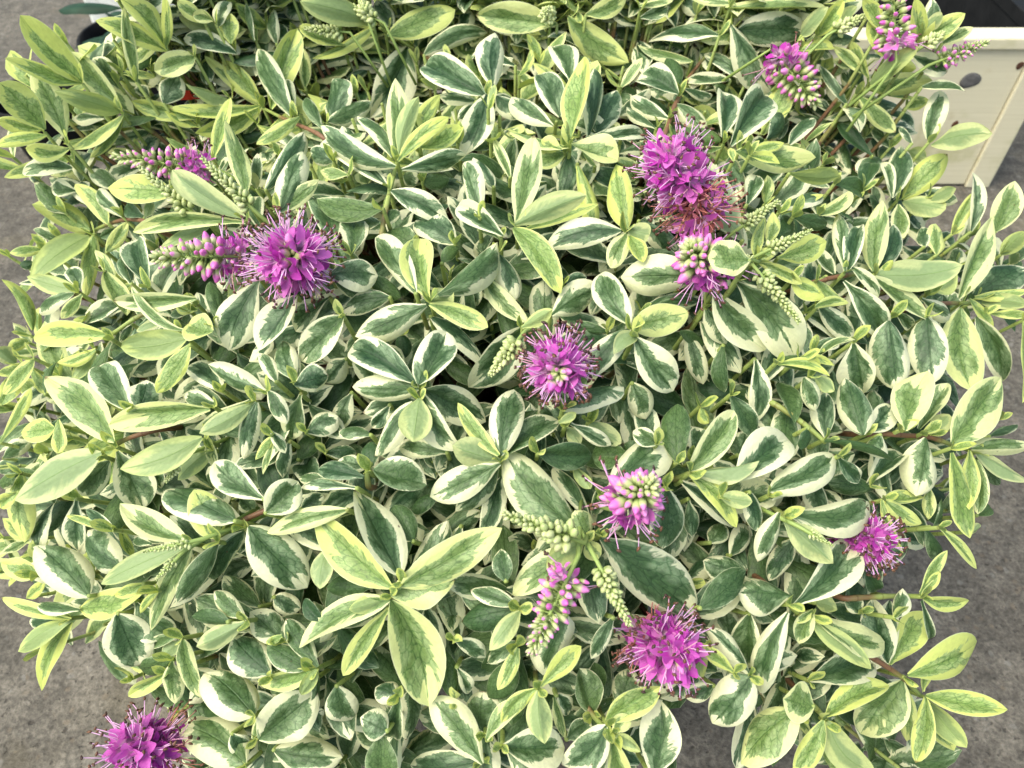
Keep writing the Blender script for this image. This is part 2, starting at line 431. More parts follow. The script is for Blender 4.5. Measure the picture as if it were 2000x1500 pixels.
LEAFDATA = """
A 0 0
600 600 150 110 210 l
600 610 45 420 150 l
480 1010 240 500 200 y
330 950 -10 600 230 l
900 800 530 380 170 y
880 820 400 670 150 u
905 840 520 1110 170 y
900 850 660 1160 80 y
300 950 -30 880 120 l 1
340 990 -40 1060 120 l
510 1090 190 1090 140 y
540 1150 30 1300 110 y 1
530 1230 150 1260 130 m
1220 370 700 150 150 l
1220 360 880 -20 170 l
1000 600 910 50 90 y
1220 330 1200 -40 90 l
860 640 680 420 150 m 1
870 590 1170 400 80 g 1
890 540 1140 560 60 y 1
1430 420 1130 520 170 y
1200 760 1300 545 180 m
1440 870 960 740 130 y
1460 930 1210 810 90 l
1730 380 1310 120 170 u 1
1730 390 1340 280 130 m
1690 320 1680 90 150 y
1860 300 1790 20 60 m
1600 190 1690 10 110 m
1920 770 1620 440 150 y
1900 770 1490 410 90 y
1690 730 1350 620 140 u
1900 775 1240 790 110 l
1920 780 1430 980 150 l
1390 740 1330 390 90 y 1
1560 1170 1690 720 110 y
1800 1450 1650 880 150 y
1300 1420 800 1380 220 l
900 1400 640 1240 130 m
560 1400 370 1380 130 m
480 1560 250 1330 140 g
1800 1600 1260 1240 240 u
1450 1000 1120 890 110 m 1
1100 960 800 1060 90 m 1
1060 1130 1160 980 110 m 1
1000 1140 790 1110 110 y 1
1500 170 1300 0 120 l
1560 150 1410 110 90 y
1950 200 1720 30 140 l 1
1100 720 980 640 120 m 1
760 1180 850 960 110 m 2
B 500 0
1020 1220 440 910 190 m
1025 1160 1020 585 175 y
1045 1130 1190 705 130 u
1060 1100 1340 700 130 l 1
1040 1180 1415 845 130 l
1070 1240 1560 1130 150 m
960 1360 450 1000 150 m 1
1000 1150 740 840 130 m 1
1200 1080 1520 920 150 y 1
1680 700 1205 440 230 m
1740 650 1760 215 220 m
1690 690 1530 1130 220 m
1700 800 1750 620 70 u
1760 700 1960 860 170 m 1
1600 740 1340 690 110 m 1
1620 760 1480 870 80 m 1
960 260 1460 70 210 y
850 170 330 10 190 u
870 190 420 440 110 l
640 330 310 200 130 y
890 280 620 330 100 y 1
1110 340 840 860 290 m 1
1230 400 1710 230 140 m
970 390 690 380 70 y 1
720 420 350 500 110 m 1
820 520 650 630 80 m 1
540 900 550 560 240 m 2
530 890 850 740 150 m 2
480 930 360 680 100 g 1
110 800 300 220 190 l
360 640 330 340 90 y
270 860 -10 340 180 m
280 860 200 560 150 m 1
150 320 120 60 110 m
20 310 110 200 110 u 1
430 100 190 60 150 m 1
1000 200 880 0 130 m 1
1440 150 1260 370 170 m 1
1500 250 1550 60 150 m 1
320 860 0 1060 110 y
70 1390 370 930 160 m 1
180 1540 340 1070 210 m
130 1560 460 1310 130 y
570 1180 390 1090 140 m 1
680 1280 470 1250 100 y 1
1220 1330 1420 1310 120 g 2
1080 1270 1180 1340 130 m 2
1640 1600 1500 1180 190 m
1740 1370 1590 1150 110 m 1
1860 1300 1740 1020 80 y 1
1180 340 1100 120 150 m 1
1900 480 1640 360 110 m 2
C 1000 0
430 1010 540 430 265 y
560 1000 650 430 140 m 1
620 970 770 650 200 g 2
420 1080 -30 940 140 y
360 1090 210 1030 120 l
430 1060 790 1170 245 y
540 1010 990 960 120 m 1
410 1120 360 1440 180 m 1
480 1200 570 1700 140 y 1
350 860 200 510 190 m 2
430 600 290 300 200 m 2
300 920 -20 690 170 m 1
400 1120 150 1180 140 y 1
30 1630 160 1010 205 y
330 180 -265 110 215 y
410 120 850 460 215 y
540 110 840 -20 140 y
480 90 500 170 60 l
930 40 1180 0 60 y
940 130 1150 40 90 m
1520 260 985 270 190 m
1320 450 920 340 110 y
1240 510 1150 380 90 m 1
1600 170 1910 690 225 c
1720 590 1410 380 110 m
1600 590 1270 590 95 m
1200 200 1110 40 120 m 1
1350 110 1250 -20 150 m 1
1480 130 1440 -20 110 m 1
1640 30 1300 -30 80 y
1220 690 895 570 195 m
1200 690 1130 420 140 g 1
1150 870 850 680 130 m 1
1060 940 840 780 90 m 2
1200 760 1430 940 150 m 1
1270 650 1480 690 90 m 1
1310 600 1320 330 110 m 1
1540 1010 1550 620 200 m
1600 1070 1890 660 255 m
1670 1060 1690 950 90 l
1620 1180 1600 1080 60 l
1610 1130 1640 1480 190 m 1
1530 1080 1300 1100 60 y 1
1530 1030 1150 950 170 g 1
1850 1030 1760 1040 80 m 2
1720 1500 1800 1270 130 m 2
1850 1500 1870 1280 90 y 2
1690 1760 1400 1180 270 s 0
840 1677 760 1180 200 y 1
960 290 750 180 100 g 2
700 330 860 350 90 g 2
D 1480 0
-150 220 370 220 235 m
-240 60 520 20 110 y
320 260 520 50 130 u
430 260 630 0 120 l
560 200 730 50 110 u 1
300 370 560 350 160 l
760 530 550 340 90 y
810 570 690 300 90 l
700 500 550 440 100 y 1
900 220 770 -10 110 l
930 420 800 160 140 l
1190 320 1150 -20 130 l
1200 260 1280 -20 120 m
1210 240 1350 90 100 u
1200 300 1520 100 150 l
1350 320 1580 200 90 y
820 620 1170 340 150 u
820 640 1280 590 160 y
1120 400 1400 530 140 c
1200 640 1530 660 95 m
740 700 1010 970 120 y
700 720 1070 800 160 m 1
1080 790 1250 730 100 y 1
810 660 1190 720 60 l 1
1240 1020 1340 650 155 m
1270 1060 1710 970 185 u
650 760 450 480 70 g
720 640 620 500 80 m 1
760 640 700 480 110 g 1
540 820 400 740 80 m 1
840 1140 590 880 110 g
970 1080 820 890 80 m 1
1130 1050 1040 920 55 m
780 1000 1180 970 90 m 1
500 990 830 1010 130 g 2
230 1060 410 840 130 m
70 1020 200 830 150 g 1
-160 1110 400 1170 210 y
-60 1100 190 1050 90 l
-60 1140 160 1200 100 l
230 1270 600 1300 155 u
560 1350 800 1450 140 g 1
760 1400 830 1170 140 g 1
980 1450 1050 1050 175 m
980 1450 930 1180 90 m
1060 1460 1390 1130 190 y
1090 1110 1230 1170 120 u 2
1270 1470 1460 1380 110 u
900 420 800 400 100 m 1
950 420 1160 500 110 l 1
E 0 370
660 300 235 110 185 y
650 340 220 650 235 u
690 320 630 800 115 y
480 340 350 430 80 m 1
340 440 70 460 95 l 1
420 370 240 290 80 m 1
240 540 140 550 75 g 1
580 740 200 640 130 u 1
560 740 390 630 70 g 1
590 730 510 560 120 m 1
540 760 250 890 145 m
600 770 440 950 90 y
780 460 935 240 100 y
740 350 900 280 80 g 1
830 690 700 450 80 y 1
770 600 930 930 155 y
960 690 870 480 55 g
1090 720 1000 340 190 m
790 250 550 -40 125 l
900 200 690 -20 115 m
1050 200 920 80 120 g 1
1060 210 1110 80 70 u 1
240 1030 10 660 100 l
830 1070 220 1080 195 l
1440 800 860 810 145 y
1340 1030 970 710 80 y
1450 880 1290 850 100 l 1
1370 1090 880 1160 215 u
1560 1040 1375 970 230 l
1390 1140 1140 1490 150 y
1180 960 1000 1040 110 u 1
1400 900 1240 900 90 m 1
1260 1010 1180 970 60 m 1
700 1170 420 1270 95 l
810 1120 560 1500 130 g
700 1190 530 1400 110 u 1
210 1110 60 1170 90 l
120 1270 -20 1160 120 u
170 1270 -10 1360 90 l
250 1240 20 1500 120 l
210 1290 350 1490 90 y 1
330 1500 400 1260 60 g 1
960 1620 700 1270 235 m
970 990 880 1130 60 m 1
1630 980 1540 640 120 g 1
1900 650 1650 1180 295 m
1680 780 1850 600 120 u 1
1640 1480 1370 1250 200 m 1
1940 1480 1520 1280 170 m
1900 1240 1960 1060 120 m 1
1800 240 1000 310 130 y
1540 260 1170 420 120 u 1
1860 360 1600 310 150 m 1
900 720 980 700 70 o 2
F 500 370
1170 760 810 330 225 m
1270 800 1200 360 245 y
1330 770 1770 380 235 m
1250 850 720 1080 245 c
1270 840 1700 1010 185 y
1280 820 1445 720 190 u
1280 930 1690 1300 185 m 1
1360 540 1490 420 100 g 1
1180 440 940 300 190 g 1
1460 400 1150 200 230 m 1
1780 470 1910 800 190 m 1
1680 660 1990 980 150 y 1
1640 700 1600 850 100 m 2
1170 1420 670 1150 240 m
1190 1430 1395 1040 275 m
1190 1460 690 1450 200 c
930 140 410 60 175 g
990 10 1420 240 190 m
1810 340 1470 110 165 m
1780 360 1620 300 60 y 1
900 240 740 220 110 g 1
950 250 1040 130 110 m 1
700 480 680 190 200 m 1
540 620 895 620 265 m
560 640 850 770 150 m 1
980 790 600 900 170 m 1
640 930 320 1260 235 m
540 790 290 1040 180 m 1
300 780 20 1180 260 m
820 620 1060 790 140 g 1
560 400 400 20 240 m 1
150 1410 10 1190 110 m
280 1390 190 1090 180 m
280 1430 530 1360 205 m
660 1240 510 1420 170 m 2
1960 1000 1580 1470 300 m 1
1420 640 1640 560 90 g 2
1060 1060 1080 1240 120 g 2
G 1000 370
20 260 545 40 185 u
100 290 640 90 190 l 1
10 280 360 750 190 y
800 300 240 410 220 m
850 290 1010 330 185 u
840 320 720 580 150 y
860 340 960 540 140 l
930 230 1210 440 180 m 1
1400 640 795 650 305 c
860 990 650 580 220 m
880 1010 1300 900 235 y
920 1060 750 1200 130 u
860 1020 540 1370 205 m
900 1080 1190 1480 275 m
940 900 1400 800 140 m 1
280 930 660 720 240 m 1
370 700 550 640 110 g 1
700 1040 440 1010 100 g 1
700 1010 850 940 70 m 1
70 1010 300 880 110 u
1650 680 2090 1250 330 c
1480 740 1860 1190 255 c
1420 870 1590 1130 175 m 1
1740 520 1435 510 290 y -3
1780 490 1850 200 90 l
1870 400 1910 170 100 l
1770 510 1950 420 110 l
1780 520 1960 620 70 l
1300 1080 1400 1430 150 m 2
1550 1140 1560 1490 120 g 1
1780 1240 1775 1720 155 m 1
1230 1040 1420 1130 110 g 2
660 1250 560 1120 110 m 2
1230 700 1150 580 110 m 2
H 1480 370
140 150 480 -10 165 m
170 180 480 40 90 l
440 190 665 20 180 y
260 200 520 250 120 g
100 380 280 200 200 m 1
150 500 500 380 205 l
30 540 325 690 95 l
250 660 500 790 180 l
430 670 650 830 90 y
420 860 660 830 80 l
640 600 600 150 135 m
660 590 760 230 140 m
850 600 910 50 175 y
870 600 1000 250 150 m 1
870 620 1480 560 235 u
840 640 1290 980 165 y
690 570 890 790 95 c
630 670 930 1090 205 m
450 860 710 1100 165 m 1
340 900 600 1110 150 m 2
370 1170 600 1110 100 m 1
440 1230 715 1095 70 y
700 1120 770 1500 270 m 1
960 960 1020 1470 270 m
1240 930 1280 1415 260 m
1490 870 1560 1490 310 y
1600 930 1790 1430 165 m 1
1200 800 1440 960 130 c
1270 740 1460 610 170 u 1
1470 800 1720 200 205 y
1580 770 1990 560 270 m
1590 790 1990 730 95 y
1640 830 1990 850 115 u
1690 910 2000 920 70 l
1550 800 1740 1000 110 l
1780 480 1960 310 130 u
1740 310 1880 -60 190 y
1420 330 1580 20 90 y
1560 310 1590 -140 130 m
1060 90 1380 150 175 u
1230 20 1470 90 125 m
1030 110 1050 370 125 y
1310 480 1310 245 160 y
1220 420 1200 270 110 m 1
1440 560 1470 420 130 m 1
1940 960 1960 1560 100 y
120 1260 480 1330 110 g
300 1240 560 1290 60 l
150 1280 520 1370 80 l
420 1370 560 1480 110 u
560 620 440 430 100 m 1
1000 900 1130 1010 90 m 1
I 0 740
840 460 360 -10 265 y
740 540 120 890 300 u
1480 430 885 660 225 u
1540 220 825 325 205 y
1870 170 1460 400 150 u
1830 160 1440 370 120 y 1
1880 170 1780 590 155 m
1000 240 1080 0 235 m
1580 180 1330 110 135 m 1
400 360 150 390 180 l 1
430 300 440 550 115 l 1
0 470 250 60 95 y
10 190 140 -60 130 l
20 580 220 460 130 m 1
160 680 180 1200 205 y 1
800 600 570 880 180 m 1
860 530 1050 960 265 m 1
1370 1180 870 900 205 y
1720 1040 1180 770 285 m
1590 1170 1420 810 240 l
1400 1200 730 1500 175 u
1930 880 1560 600 215 m
830 1110 470 1000 60 y
840 1100 620 950 70 g
880 1380 590 1100 255 m
560 880 560 1270 175 m 1
1110 1210 960 1190 70 m 1
880 1080 980 1300 70 y 2
650 1590 250 1210 295 m
280 1440 20 1350 155 l
1160 1280 880 1390 120 m 1
1590 1210 1280 1660 165 m
1400 1230 1115 1835 160 y
1820 1080 2265 1530 340 m
1780 1120 1570 1490 220 m 1
130 700 -20 780 110 g
130 830 -10 940 110 l
1520 440 1580 640 80 y 1
1560 520 1300 740 150 u 1
1760 860 1860 970 120 m 2
1100 640 1180 800 120 m 2
J 500 740
1790 600 1440 490 215 u
1780 560 1470 170 115 y
1790 560 1890 60 245 m
1810 570 2210 270 205 m
1790 620 1260 870 250 c
1770 650 1460 970 170 m 1
1200 140 1150 465 240 u
1150 170 850 570 195 m
1230 120 1500 520 205 m
1240 80 1690 320 265 m 1
980 190 850 360 110 m 1
860 670 1255 760 260 g
790 720 450 650 150 g
800 650 590 600 130 m 1
850 640 830 450 150 g 1
740 800 300 770 100 m
550 760 300 720 100 m 1
70 980 310 750 250 m
1060 1450 720 810 370 m
1000 1530 450 1000 295 y
1060 1520 1800 1090 280 y
670 960 75 1130 155 y
540 1230 470 1540 170 u 1
1150 1190 1010 920 180 g 1
90 90 220 330 130 m
110 380 220 540 90 m
330 110 260 450 170 g 1
370 390 600 270 205 m 1
310 590 470 400 150 g 2
250 460 190 730 110 m 1
120 420 0 590 75 y
130 430 50 700 60 y
840 410 600 370 130 g 1
700 100 580 370 160 m 2
1400 540 1030 500 155 m 1
510 540 740 540 110 g 2
330 950 500 850 130 m 1
1830 1480 1790 1240 150 g
1330 860 1130 960 150 g 2
1500 1080 1420 1280 120 m 2
K 1000 740
520 1130 -60 530 345 c
560 1000 300 640 165 m 1
370 220 820 50 235 m
430 330 730 490 115 m
560 320 800 480 140 u 1
400 350 500 480 110 u 1
340 320 470 250 75 u
190 540 590 560 205 g
850 560 585 560 200 g 1
700 860 1155 450 345 c
1060 480 885 380 135 m
1210 610 1210 175 215 g
900 560 820 470 120 g 1
1300 670 1640 225 205 y
1310 690 1810 610 165 u
1300 700 1650 1090 135 y
1240 750 1640 1100 165 m 1
1380 730 1600 780 130 m 1
1530 860 1760 900 125 u
1320 600 1380 350 150 m 2
1650 560 1710 380 190 m 2
1640 750 2050 430 305 m
1130 790 1110 1250 265 m
620 820 600 1000 120 m 1
650 1110 840 1010 100 m
560 1190 460 965 185 y
560 1190 620 1330 135 y
510 1200 -10 1580 245 y
520 1190 250 1400 185 u
650 1170 1350 1730 400 m
1290 880 1320 1160 115 m 1
1740 830 1800 1120 145 m
1680 1400 1400 1330 200 m 1
1290 1480 1480 1290 160 m 2
880 30 980 300 190 m 1
1600 120 1780 430 170 g 1
450 640 580 800 120 u 1
1450 1200 1560 1050 150 m 2
1600 1290 1720 1060 160 m 2
1380 200 1440 330 90 l 2
L 1480 740
80 820 590 540 245 c
100 880 460 600 175 c
220 990 860 870 270 m
200 1040 550 1350 205 u
160 980 0 1340 155 m
260 1660 700 1200 275 m
260 1180 80 1480 155 m 1
770 410 640 -30 235 m
820 390 980 200 175 m 1
500 430 500 80 175 m 1
340 -10 420 240 135 m
1080 380 1250 -60 265 y
1000 370 1070 180 115 m 1
1180 370 1390 20 155 y 1
1420 470 1760 0 310 y
1270 410 1400 260 135 u 1
1230 430 1160 860 265 c
900 410 800 540 175 m
1570 510 2000 480 145 y
1590 530 2000 740 145 u
1700 420 1940 320 65 g 1
1600 570 1800 790 115 g 1
1550 520 1540 960 130 l
1600 590 1620 990 135 y
1420 540 1530 1160 215 y
930 890 1215 1060 135 l
920 880 1220 860 125 y 1
910 890 1065 1280 65 l
1260 790 1250 1030 95 y 1
860 800 520 760 155 g 1
590 570 760 760 120 g
490 450 1020 600 70 d
370 360 320 520 115 g
800 770 1090 530 175 m 1
850 1380 1120 1130 155 m 1
1230 1090 1370 1330 130 g 1
1330 1090 1600 1390 95 l
1190 1570 1400 1250 85 y
1560 1120 1640 1080 100 u 1
1610 1000 1715 930 90 g 1
1290 1080 1360 880 75 g 1
800 1390 890 1560 115 g 1
M 0 1100
520 410 -10 240 100 l
580 340 260 280 115 m
590 330 1035 200 205 y
450 410 210 430 135 m 1
520 420 150 650 145 u
530 430 260 960 175 y
860 370 1030 760 335 m
1050 150 830 240 95 l
1160 200 1020 370 60 l
1000 280 1290 500 235 m 1
1340 520 1090 610 85 g 1
1270 690 1000 790 155 g 1
1260 720 1280 1040 155 y
1230 800 940 970 115 l
1340 560 1470 970 135 y
1310 570 1190 680 115 u 1
1810 410 1560 200 145 m
1670 430 1400 390 120 g
1800 430 1440 610 155 u
1900 320 1640 90 170 m 2
1990 830 1690 530 275 m
1860 1120 1490 770 335 m
2100 600 1830 350 225 m 1
1800 1480 1285 1170 335 c
1850 1290 1950 1100 90 y 1
1700 1250 1800 1380 150 m 1
200 250 320 130 90 l 1
N 500 1100
985 230 1460 110 330 y
990 270 1260 1030 370 y
980 270 320 620 215 y
980 250 680 340 125 u
970 330 640 820 155 y
850 170 490 180 165 g 1
450 760 200 400 165 m
480 420 350 260 115 g
380 770 80 590 185 g
440 770 0 870 145 y
450 780 330 960 115 u
450 800 460 1100 135 m 1
400 870 110 1000 200 g 1
20 1290 440 960 355 c
130 1370 630 1420 275 m 1
590 900 700 1170 235 m 1
960 1230 760 1130 225 m
1030 980 870 900 180 m 1
1050 940 1000 1300 155 m 1
1120 940 1100 1300 175 m 2
920 1600 930 1265 235 g
1660 1470 1280 990 265 c
1640 1450 1120 1480 235 m 1
1660 1230 1660 940 265 m 1
1690 1290 1970 1000 135 y
1450 560 1690 700 135 m
1930 330 1490 430 235 g
1920 310 1565 190 135 m
1930 350 1710 640 145 u
1900 580 1680 720 135 m 1
1920 620 1770 930 115 l
1900 740 1690 1000 205 g 1
1470 760 1570 960 105 m 1
1450 1000 1380 640 145 g 1
1250 320 1340 700 195 m 2
0 560 160 820 205 m 1
130 250 330 330 155 m 2
190 530 70 590 60 y
840 690 520 770 90 g 2
O 1000 1100
400 380 225 830 285 c
210 900 505 600 155 l
180 920 -80 1180 135 y
190 930 240 1325 185 u
-70 1340 405 1340 305 m
310 980 390 1280 75 y 1
340 960 420 1120 125 m 1
590 1110 500 770 225 g 1
660 920 600 730 120 g 2
690 1160 1095 900 195 y
740 1230 850 1110 135 y
690 1190 360 1480 245 m
730 1270 860 1620 165 y
760 1260 940 1380 95 u
1020 1560 1090 1005 295 m
740 400 580 700 115 m
400 1290 580 1160 165 m 1
780 1050 880 770 205 m 2
1740 810 1420 470 155 m
1630 800 1400 590 115 y
1400 600 1380 860 115 u 1
1750 830 1460 1180 295 m
2090 1080 1680 1470 335 y
1380 330 1720 50 195 g
2040 240 1660 210 285 m
1740 370 1720 770 225 m 1
1600 600 1560 320 200 m 2
1480 900 1260 980 135 m 1
P 1480 1100
220 360 10 970 215 c
420 410 960 560 245 y
400 440 830 775 155 u
400 350 300 590 135 y
410 340 270 430 85 y
370 860 860 680 255 m 1
700 920 810 800 115 m 2
950 730 840 260 235 m 1
970 740 1250 360 245 y 1
1000 400 1060 180 125 m
740 360 660 240 125 m 1
1100 820 1640 580 295 y
1210 940 1280 700 105 l
1230 970 1840 1070 175 l
1240 1000 1530 1350 175 u
1230 980 1160 1460 155 l
1250 1020 1440 1370 185 l 1
500 1120 970 880 185 l
1060 850 760 1260 305 y 1
1100 950 1090 1310 125 y 1
410 1050 190 990 285 y
480 1150 270 1540 165 l
510 1160 850 1520 215 u
490 1170 560 1540 155 l 1
290 1130 380 1270 65 y 1
1210 255 1540 270 125 l
1190 230 1330 60 75 l
1200 270 1300 590 75 g
420 290 580 340 115 u 1
"""
leaves = []
ox = oy = 0
for ln in LEAFDATA.strip().splitlines():
    q = ln.split()
    if q[0].isalpha():
        ox, oy = int(q[1]), int(q[2]); continue
    bx, by, tx, ty, w = (float(k) / 3.75 for k in q[:5])
    leaves.append((bx + ox, by + oy, tx + ox, ty + oy, w, q[5], int(q[6]) if len(q) > 6 else 0))

LAYER = 0.021
hand = []
for i, (bx, by, tx, ty, w, typ, lay) in enumerate(leaves):
    rr = random.Random(1000 + i)
    hb, ht = hit_depth(bx, by), hit_depth(tx, ty)
    db = hb + lay * LAYER - 0.012 + rr.uniform(-0.004, 0.004)
    Lpx = math.hypot(tx - bx, ty - by)
    L2 = Lpx / FPX * db
    slope = max(-0.6 * L2, min(0.6 * L2, ht - hb))
    droop = {'c': 0.25, 'm': 0.30, 'g': 0.30, 'd': 0.2, 'y': 0.10, 'l': -0.10, 'u': -0.35, 's': 0.1, 'o': 0.2}[typ] + rr.uniform(-0.10, 0.10)
    dt = db + slope * 0.8 + droop * L2
    P0, P1 = at(bx, by, db), at(tx, ty, dt)
    mid = (P0 + P1) / 2
    tc = (C0 - mid).normalized()
    ax = (e_normal(P0) * 0.6 + UP * 0.6).normalized()
    n0 = tc * 0.8 + ax * 0.35
    T = (P1 - P0).normalized()
    n0 = (n0 - T * n0.dot(T)).normalized()
    n0 = Matrix.Rotation(rr.gauss(0, 0.30), 3, T) @ n0
    if typ in 'us': n0 = -n0
    W = w / FPX * (db + dt) / 2 * 1.05
    hand.append(dict(P0=P0, P1=P1, n=n0, W=W, typ=typ, lay=lay, area=Lpx * w * (1 if lay <= 0 else 0.55 if lay == 1 else 0.3), rnd=rr, b=(bx, by), ax=ax, i=i))
order = sorted(range(len(hand)), key=lambda k: -hand[k]['area'])
single = set(order[:300])
foliage = MB()
# coarse map of the measured leaves, so that generated leaves stay underneath them
CELL = 8
front = {}
for h in hand:
    S_ = (h['P1'] - h['P0']).normalized().cross(h['n'])
    for v in np.linspace(0.06, 0.96, 14):
        for u in np.linspace(-0.8, 0.8, 7):
            w_ = h['W'] / 2 * math.sin(math.pi * v) ** 0.6
            x, y, d_ = project(h['P0'].lerp(h['P1'], v) + S_ * (u * w_))
            k_ = (int(x // CELL), int(y // CELL))
            if d_ < front.get(k_, 9): front[k_] = d_
def covers(P, T, L, nr):
    S_ = T.cross(nr)
    for v in (0.15, 0.4, 0.65, 0.95):
        for u in (-1, 0, 1):
            x, y, d_ = project(P + T * (L * v) + S_ * (u * L * 0.15 * (1 - abs(v - .5))))
            if d_ < front.get((int(x // CELL), int(y // CELL)), 0) + 0.006: return True
    return False
WM = shrub.matrix_world.inverted()
def leaf_object(P0, P1, n, W, typ, rnd, hi=True):
    m = MB()
    leaf_geo(m, P0, P1, n, W, typ, hi, rnd, origin=P0)
    o = m.build('leaf', LEAF, shrub)
    o.location = P0 - ROOT
    return o
for k, h in enumerate(hand):
    if k in single: leaf_object(h['P0'], h['P1'], h['n'], h['W'], h['typ'], h['rnd'])
    else: leaf_geo(foliage, h['P0'], h['P1'], h['n'], h['W'], h['typ'], True, h['rnd'], origin=ROOT)

# shoots: cluster the leaf bases; each cluster stands on one stem that runs back to the root
clusters = []
for h in hand:
    for c in clusters:
        if math.hypot(h['b'][0] - c['b'][0], h['b'][1] - c['b'][1]) < 26 and abs(h['lay'] - c['lay']) < 2:
            c['P'].append(h['P0']); c['lay'] = min(c['lay'], h['lay']); break
    else:
        clusters.append(dict(b=h['b'], P=[h['P0']], lay=h['lay'], ax=h['ax']))
def bez(p0, p1, p2, p3, n):
    out = []
    for i in range(n + 1):
        t = i / n; s = 1 - t
        out.append(p0 * s ** 3 + p1 * (3 * s * s * t) + p2 * (3 * s * t * t) + p3 * t ** 3)
    return out
def stem_geo(mb, P, ax, r1=0.0014, r0=0.0044, rnd=random, n=14, origin=ROOT):
    start = ROOT + Vector((rnd.uniform(-.05, .05), rnd.uniform(-.05, .05), rnd.uniform(-0.01, 0.02)))
    dist = (P - start).length
    out = (P - start); out.z = 0
    p1 = start + UP * dist * 0.25 + out * 0.15
    best = None
    away = (P - C0).normalized()
    for push in (0.0, 0.03, 0.06, 0.10, 0.15):
        p2 = P - ax * dist * 0.33 + away * push
        pts_ = bez(start, p1 + away * push * 0.5, p2, P, n)
        bad = 0
        for p in pts_[:-2]:
            x, y, d_ = project(p)
            if not (0 < x < 2000 and 0 < y < 1500): continue
            f_ = front.get((int(x // CELL), int(y // CELL)))
            if f_ is None or d_ < f_ + 0.002: bad += 1
        if best is None or bad < best[0] - 0.5: best = (bad, pts_)
        if bad == 0: break
    pts = best[1]
    q_ = ax.orthogonal().normalized(); q_ = Matrix.Rotation(rnd.uniform(0, 6.28), 3, ax) @ q_
    for sg in (1, -1) if mb is not branches or rnd.random() < 0.4 else ():   # the folded pair of new leaves at the shoot tip
        T_ = (ax + q_ * (0.42 * sg)).normalized()
        L_ = rnd.uniform(0.010, 0.018)
        leaf_geo(foliage, P, P + T_ * L_, -q_ * sg + ax * 0.3, L_ * 0.42, 'l', False, rnd, origin=ROOT)
    rad = [r0 + (r1 - r0) * (i / n) ** 0.8 for i in range(n + 1)]
    V, F = tube_vf([p - origin for p in pts], rad, 7)
    acc = [0]
    for i in range(n): acc.append(acc[-1] + (pts[i + 1] - pts[i]).length)
    uv = []
    for i in range(n + 1): uv += [(acc[i], i / n, 0)] * 7
    uv += [(acc[-1], 1, 0), (0, 0, 0)]
    mb.add(V, F, uv)
    return pts
def random_leaf(mb, P, T, nrm, L, typ, rnd, hi=False):
    leaf_geo(mb, P, P + T * L, nrm, L * rnd.uniform(0.36, 0.48), typ, hi, rnd, origin=ROOT)
# places in view where the photograph shows floor or crate between the leaves: no inner leaf reaches there
OPEN = [[(-60, -60), (200, -60), (195, 20), (150, 80), (95, 60), (20, 10), (0, 160), (-60, 160)],
        [(-60, 340), (40, 330), (55, 420), (10, 520), (40, 560), (10, 640), (-60, 640)],
        [(-60, 1180), (60, 1180), (40, 1290), (140, 1290), (150, 1180), (190, 1200), (240, 1350), (340, 1390), (335, 1560), (-60, 1560)],
        [(1310, 1360), (1470, 1330), (1430, 1420), (1440, 1560), (1325, 1560)],
        [(1905, 700), (2060, 600), (2060, 1560), (1900, 1560), (1990, 1380), (1930, 1240), (1760, 1290), (1700, 1130), (1800, 1080), (1880, 1000), (1960, 830)],
        [(1850, 60), (2060, 60), (2060, 420), (1915, 420), (1900, 300), (1820, 250), (1870, 200)]]
def inside(poly, x, y):
    c = False; j = len(poly) - 1
    for i in range(len(poly)):
        (xi, yi), (xj, yj) = poly[i], poly[j]
        if (yi > y) != (yj > y) and x < (xj - xi) * (y - yi) / (yj - yi) + xi: c = not c
        j = i
    return c
def blocked(p):
    x, y, d = project(p)
    return any(inside(q, x, y) for q in OPEN)
def whorls(mb, P, ax, rnd, ks, step, l0, l1, th0, dth, typs, check=True, hi=False):
    a = ax.orthogonal().normalized(); b = ax.cross(a)
    ph = rnd.uniform(0, 6.28); cnt = 0
    for k in ks:
        base = P - ax * (step * k)
        for s in (0, math.pi):
            q = ph + k * math.pi / 2 + s + rnd.gauss(0, 0.15)
            rad = a * math.cos(q) + b * math.sin(q)
            th = R(min(118, th0 + dth * k + rnd.gauss(0, 9)))
            T = ax * math.cos(th) + rad * math.sin(th)
            nr = ax * math.sin(th) - rad * math.cos(th)
            L = rnd.uniform(l0, l1) * (0.62 if k == 0 else 1.0)
            tip = base + T * L
            if tip.z < 0.03: continue
            if check and (blocked(tip) or blocked(base + T * L * 0.5)): continue
            if check and covers(base, T, L, nr): continue
            random_leaf(mb, base, T, nr, L, rnd.choice(typs[min(k, len(typs) - 1)]), rnd, hi); cnt += 1
    return cnt
rs = random.Random(5)
branches = MB()
nstem = 0
for c in sorted(clusters, key=lambda c: (c['lay'], -len(c['P']))):
    P = sum(c['P'], Vector()) / len(c['P'])
    tc = (C0 - P).normalized()
    ax = (c['ax'] * 1.0 + tc * 0.25).normalized()
    if c['lay'] <= 0 and len(c['P']) >= 2:
        sm = MB(); stem_geo(sm, P - ax * 0.001, ax, rnd=rs); sm.build('stem', STEM, shrub); nstem += 1
    else:
        stem_geo(branches, P, ax, rnd=rs, n=10)
    if c['lay'] < 2: whorls(foliage, P - ax * 0.016, ax, rs, (1, 2, 3) if c['lay'] <= 0 else (1,), 0.019, 0.034, 0.048, 70, 9, ['m', 'mmmg', 'mmg', 'mmg'])
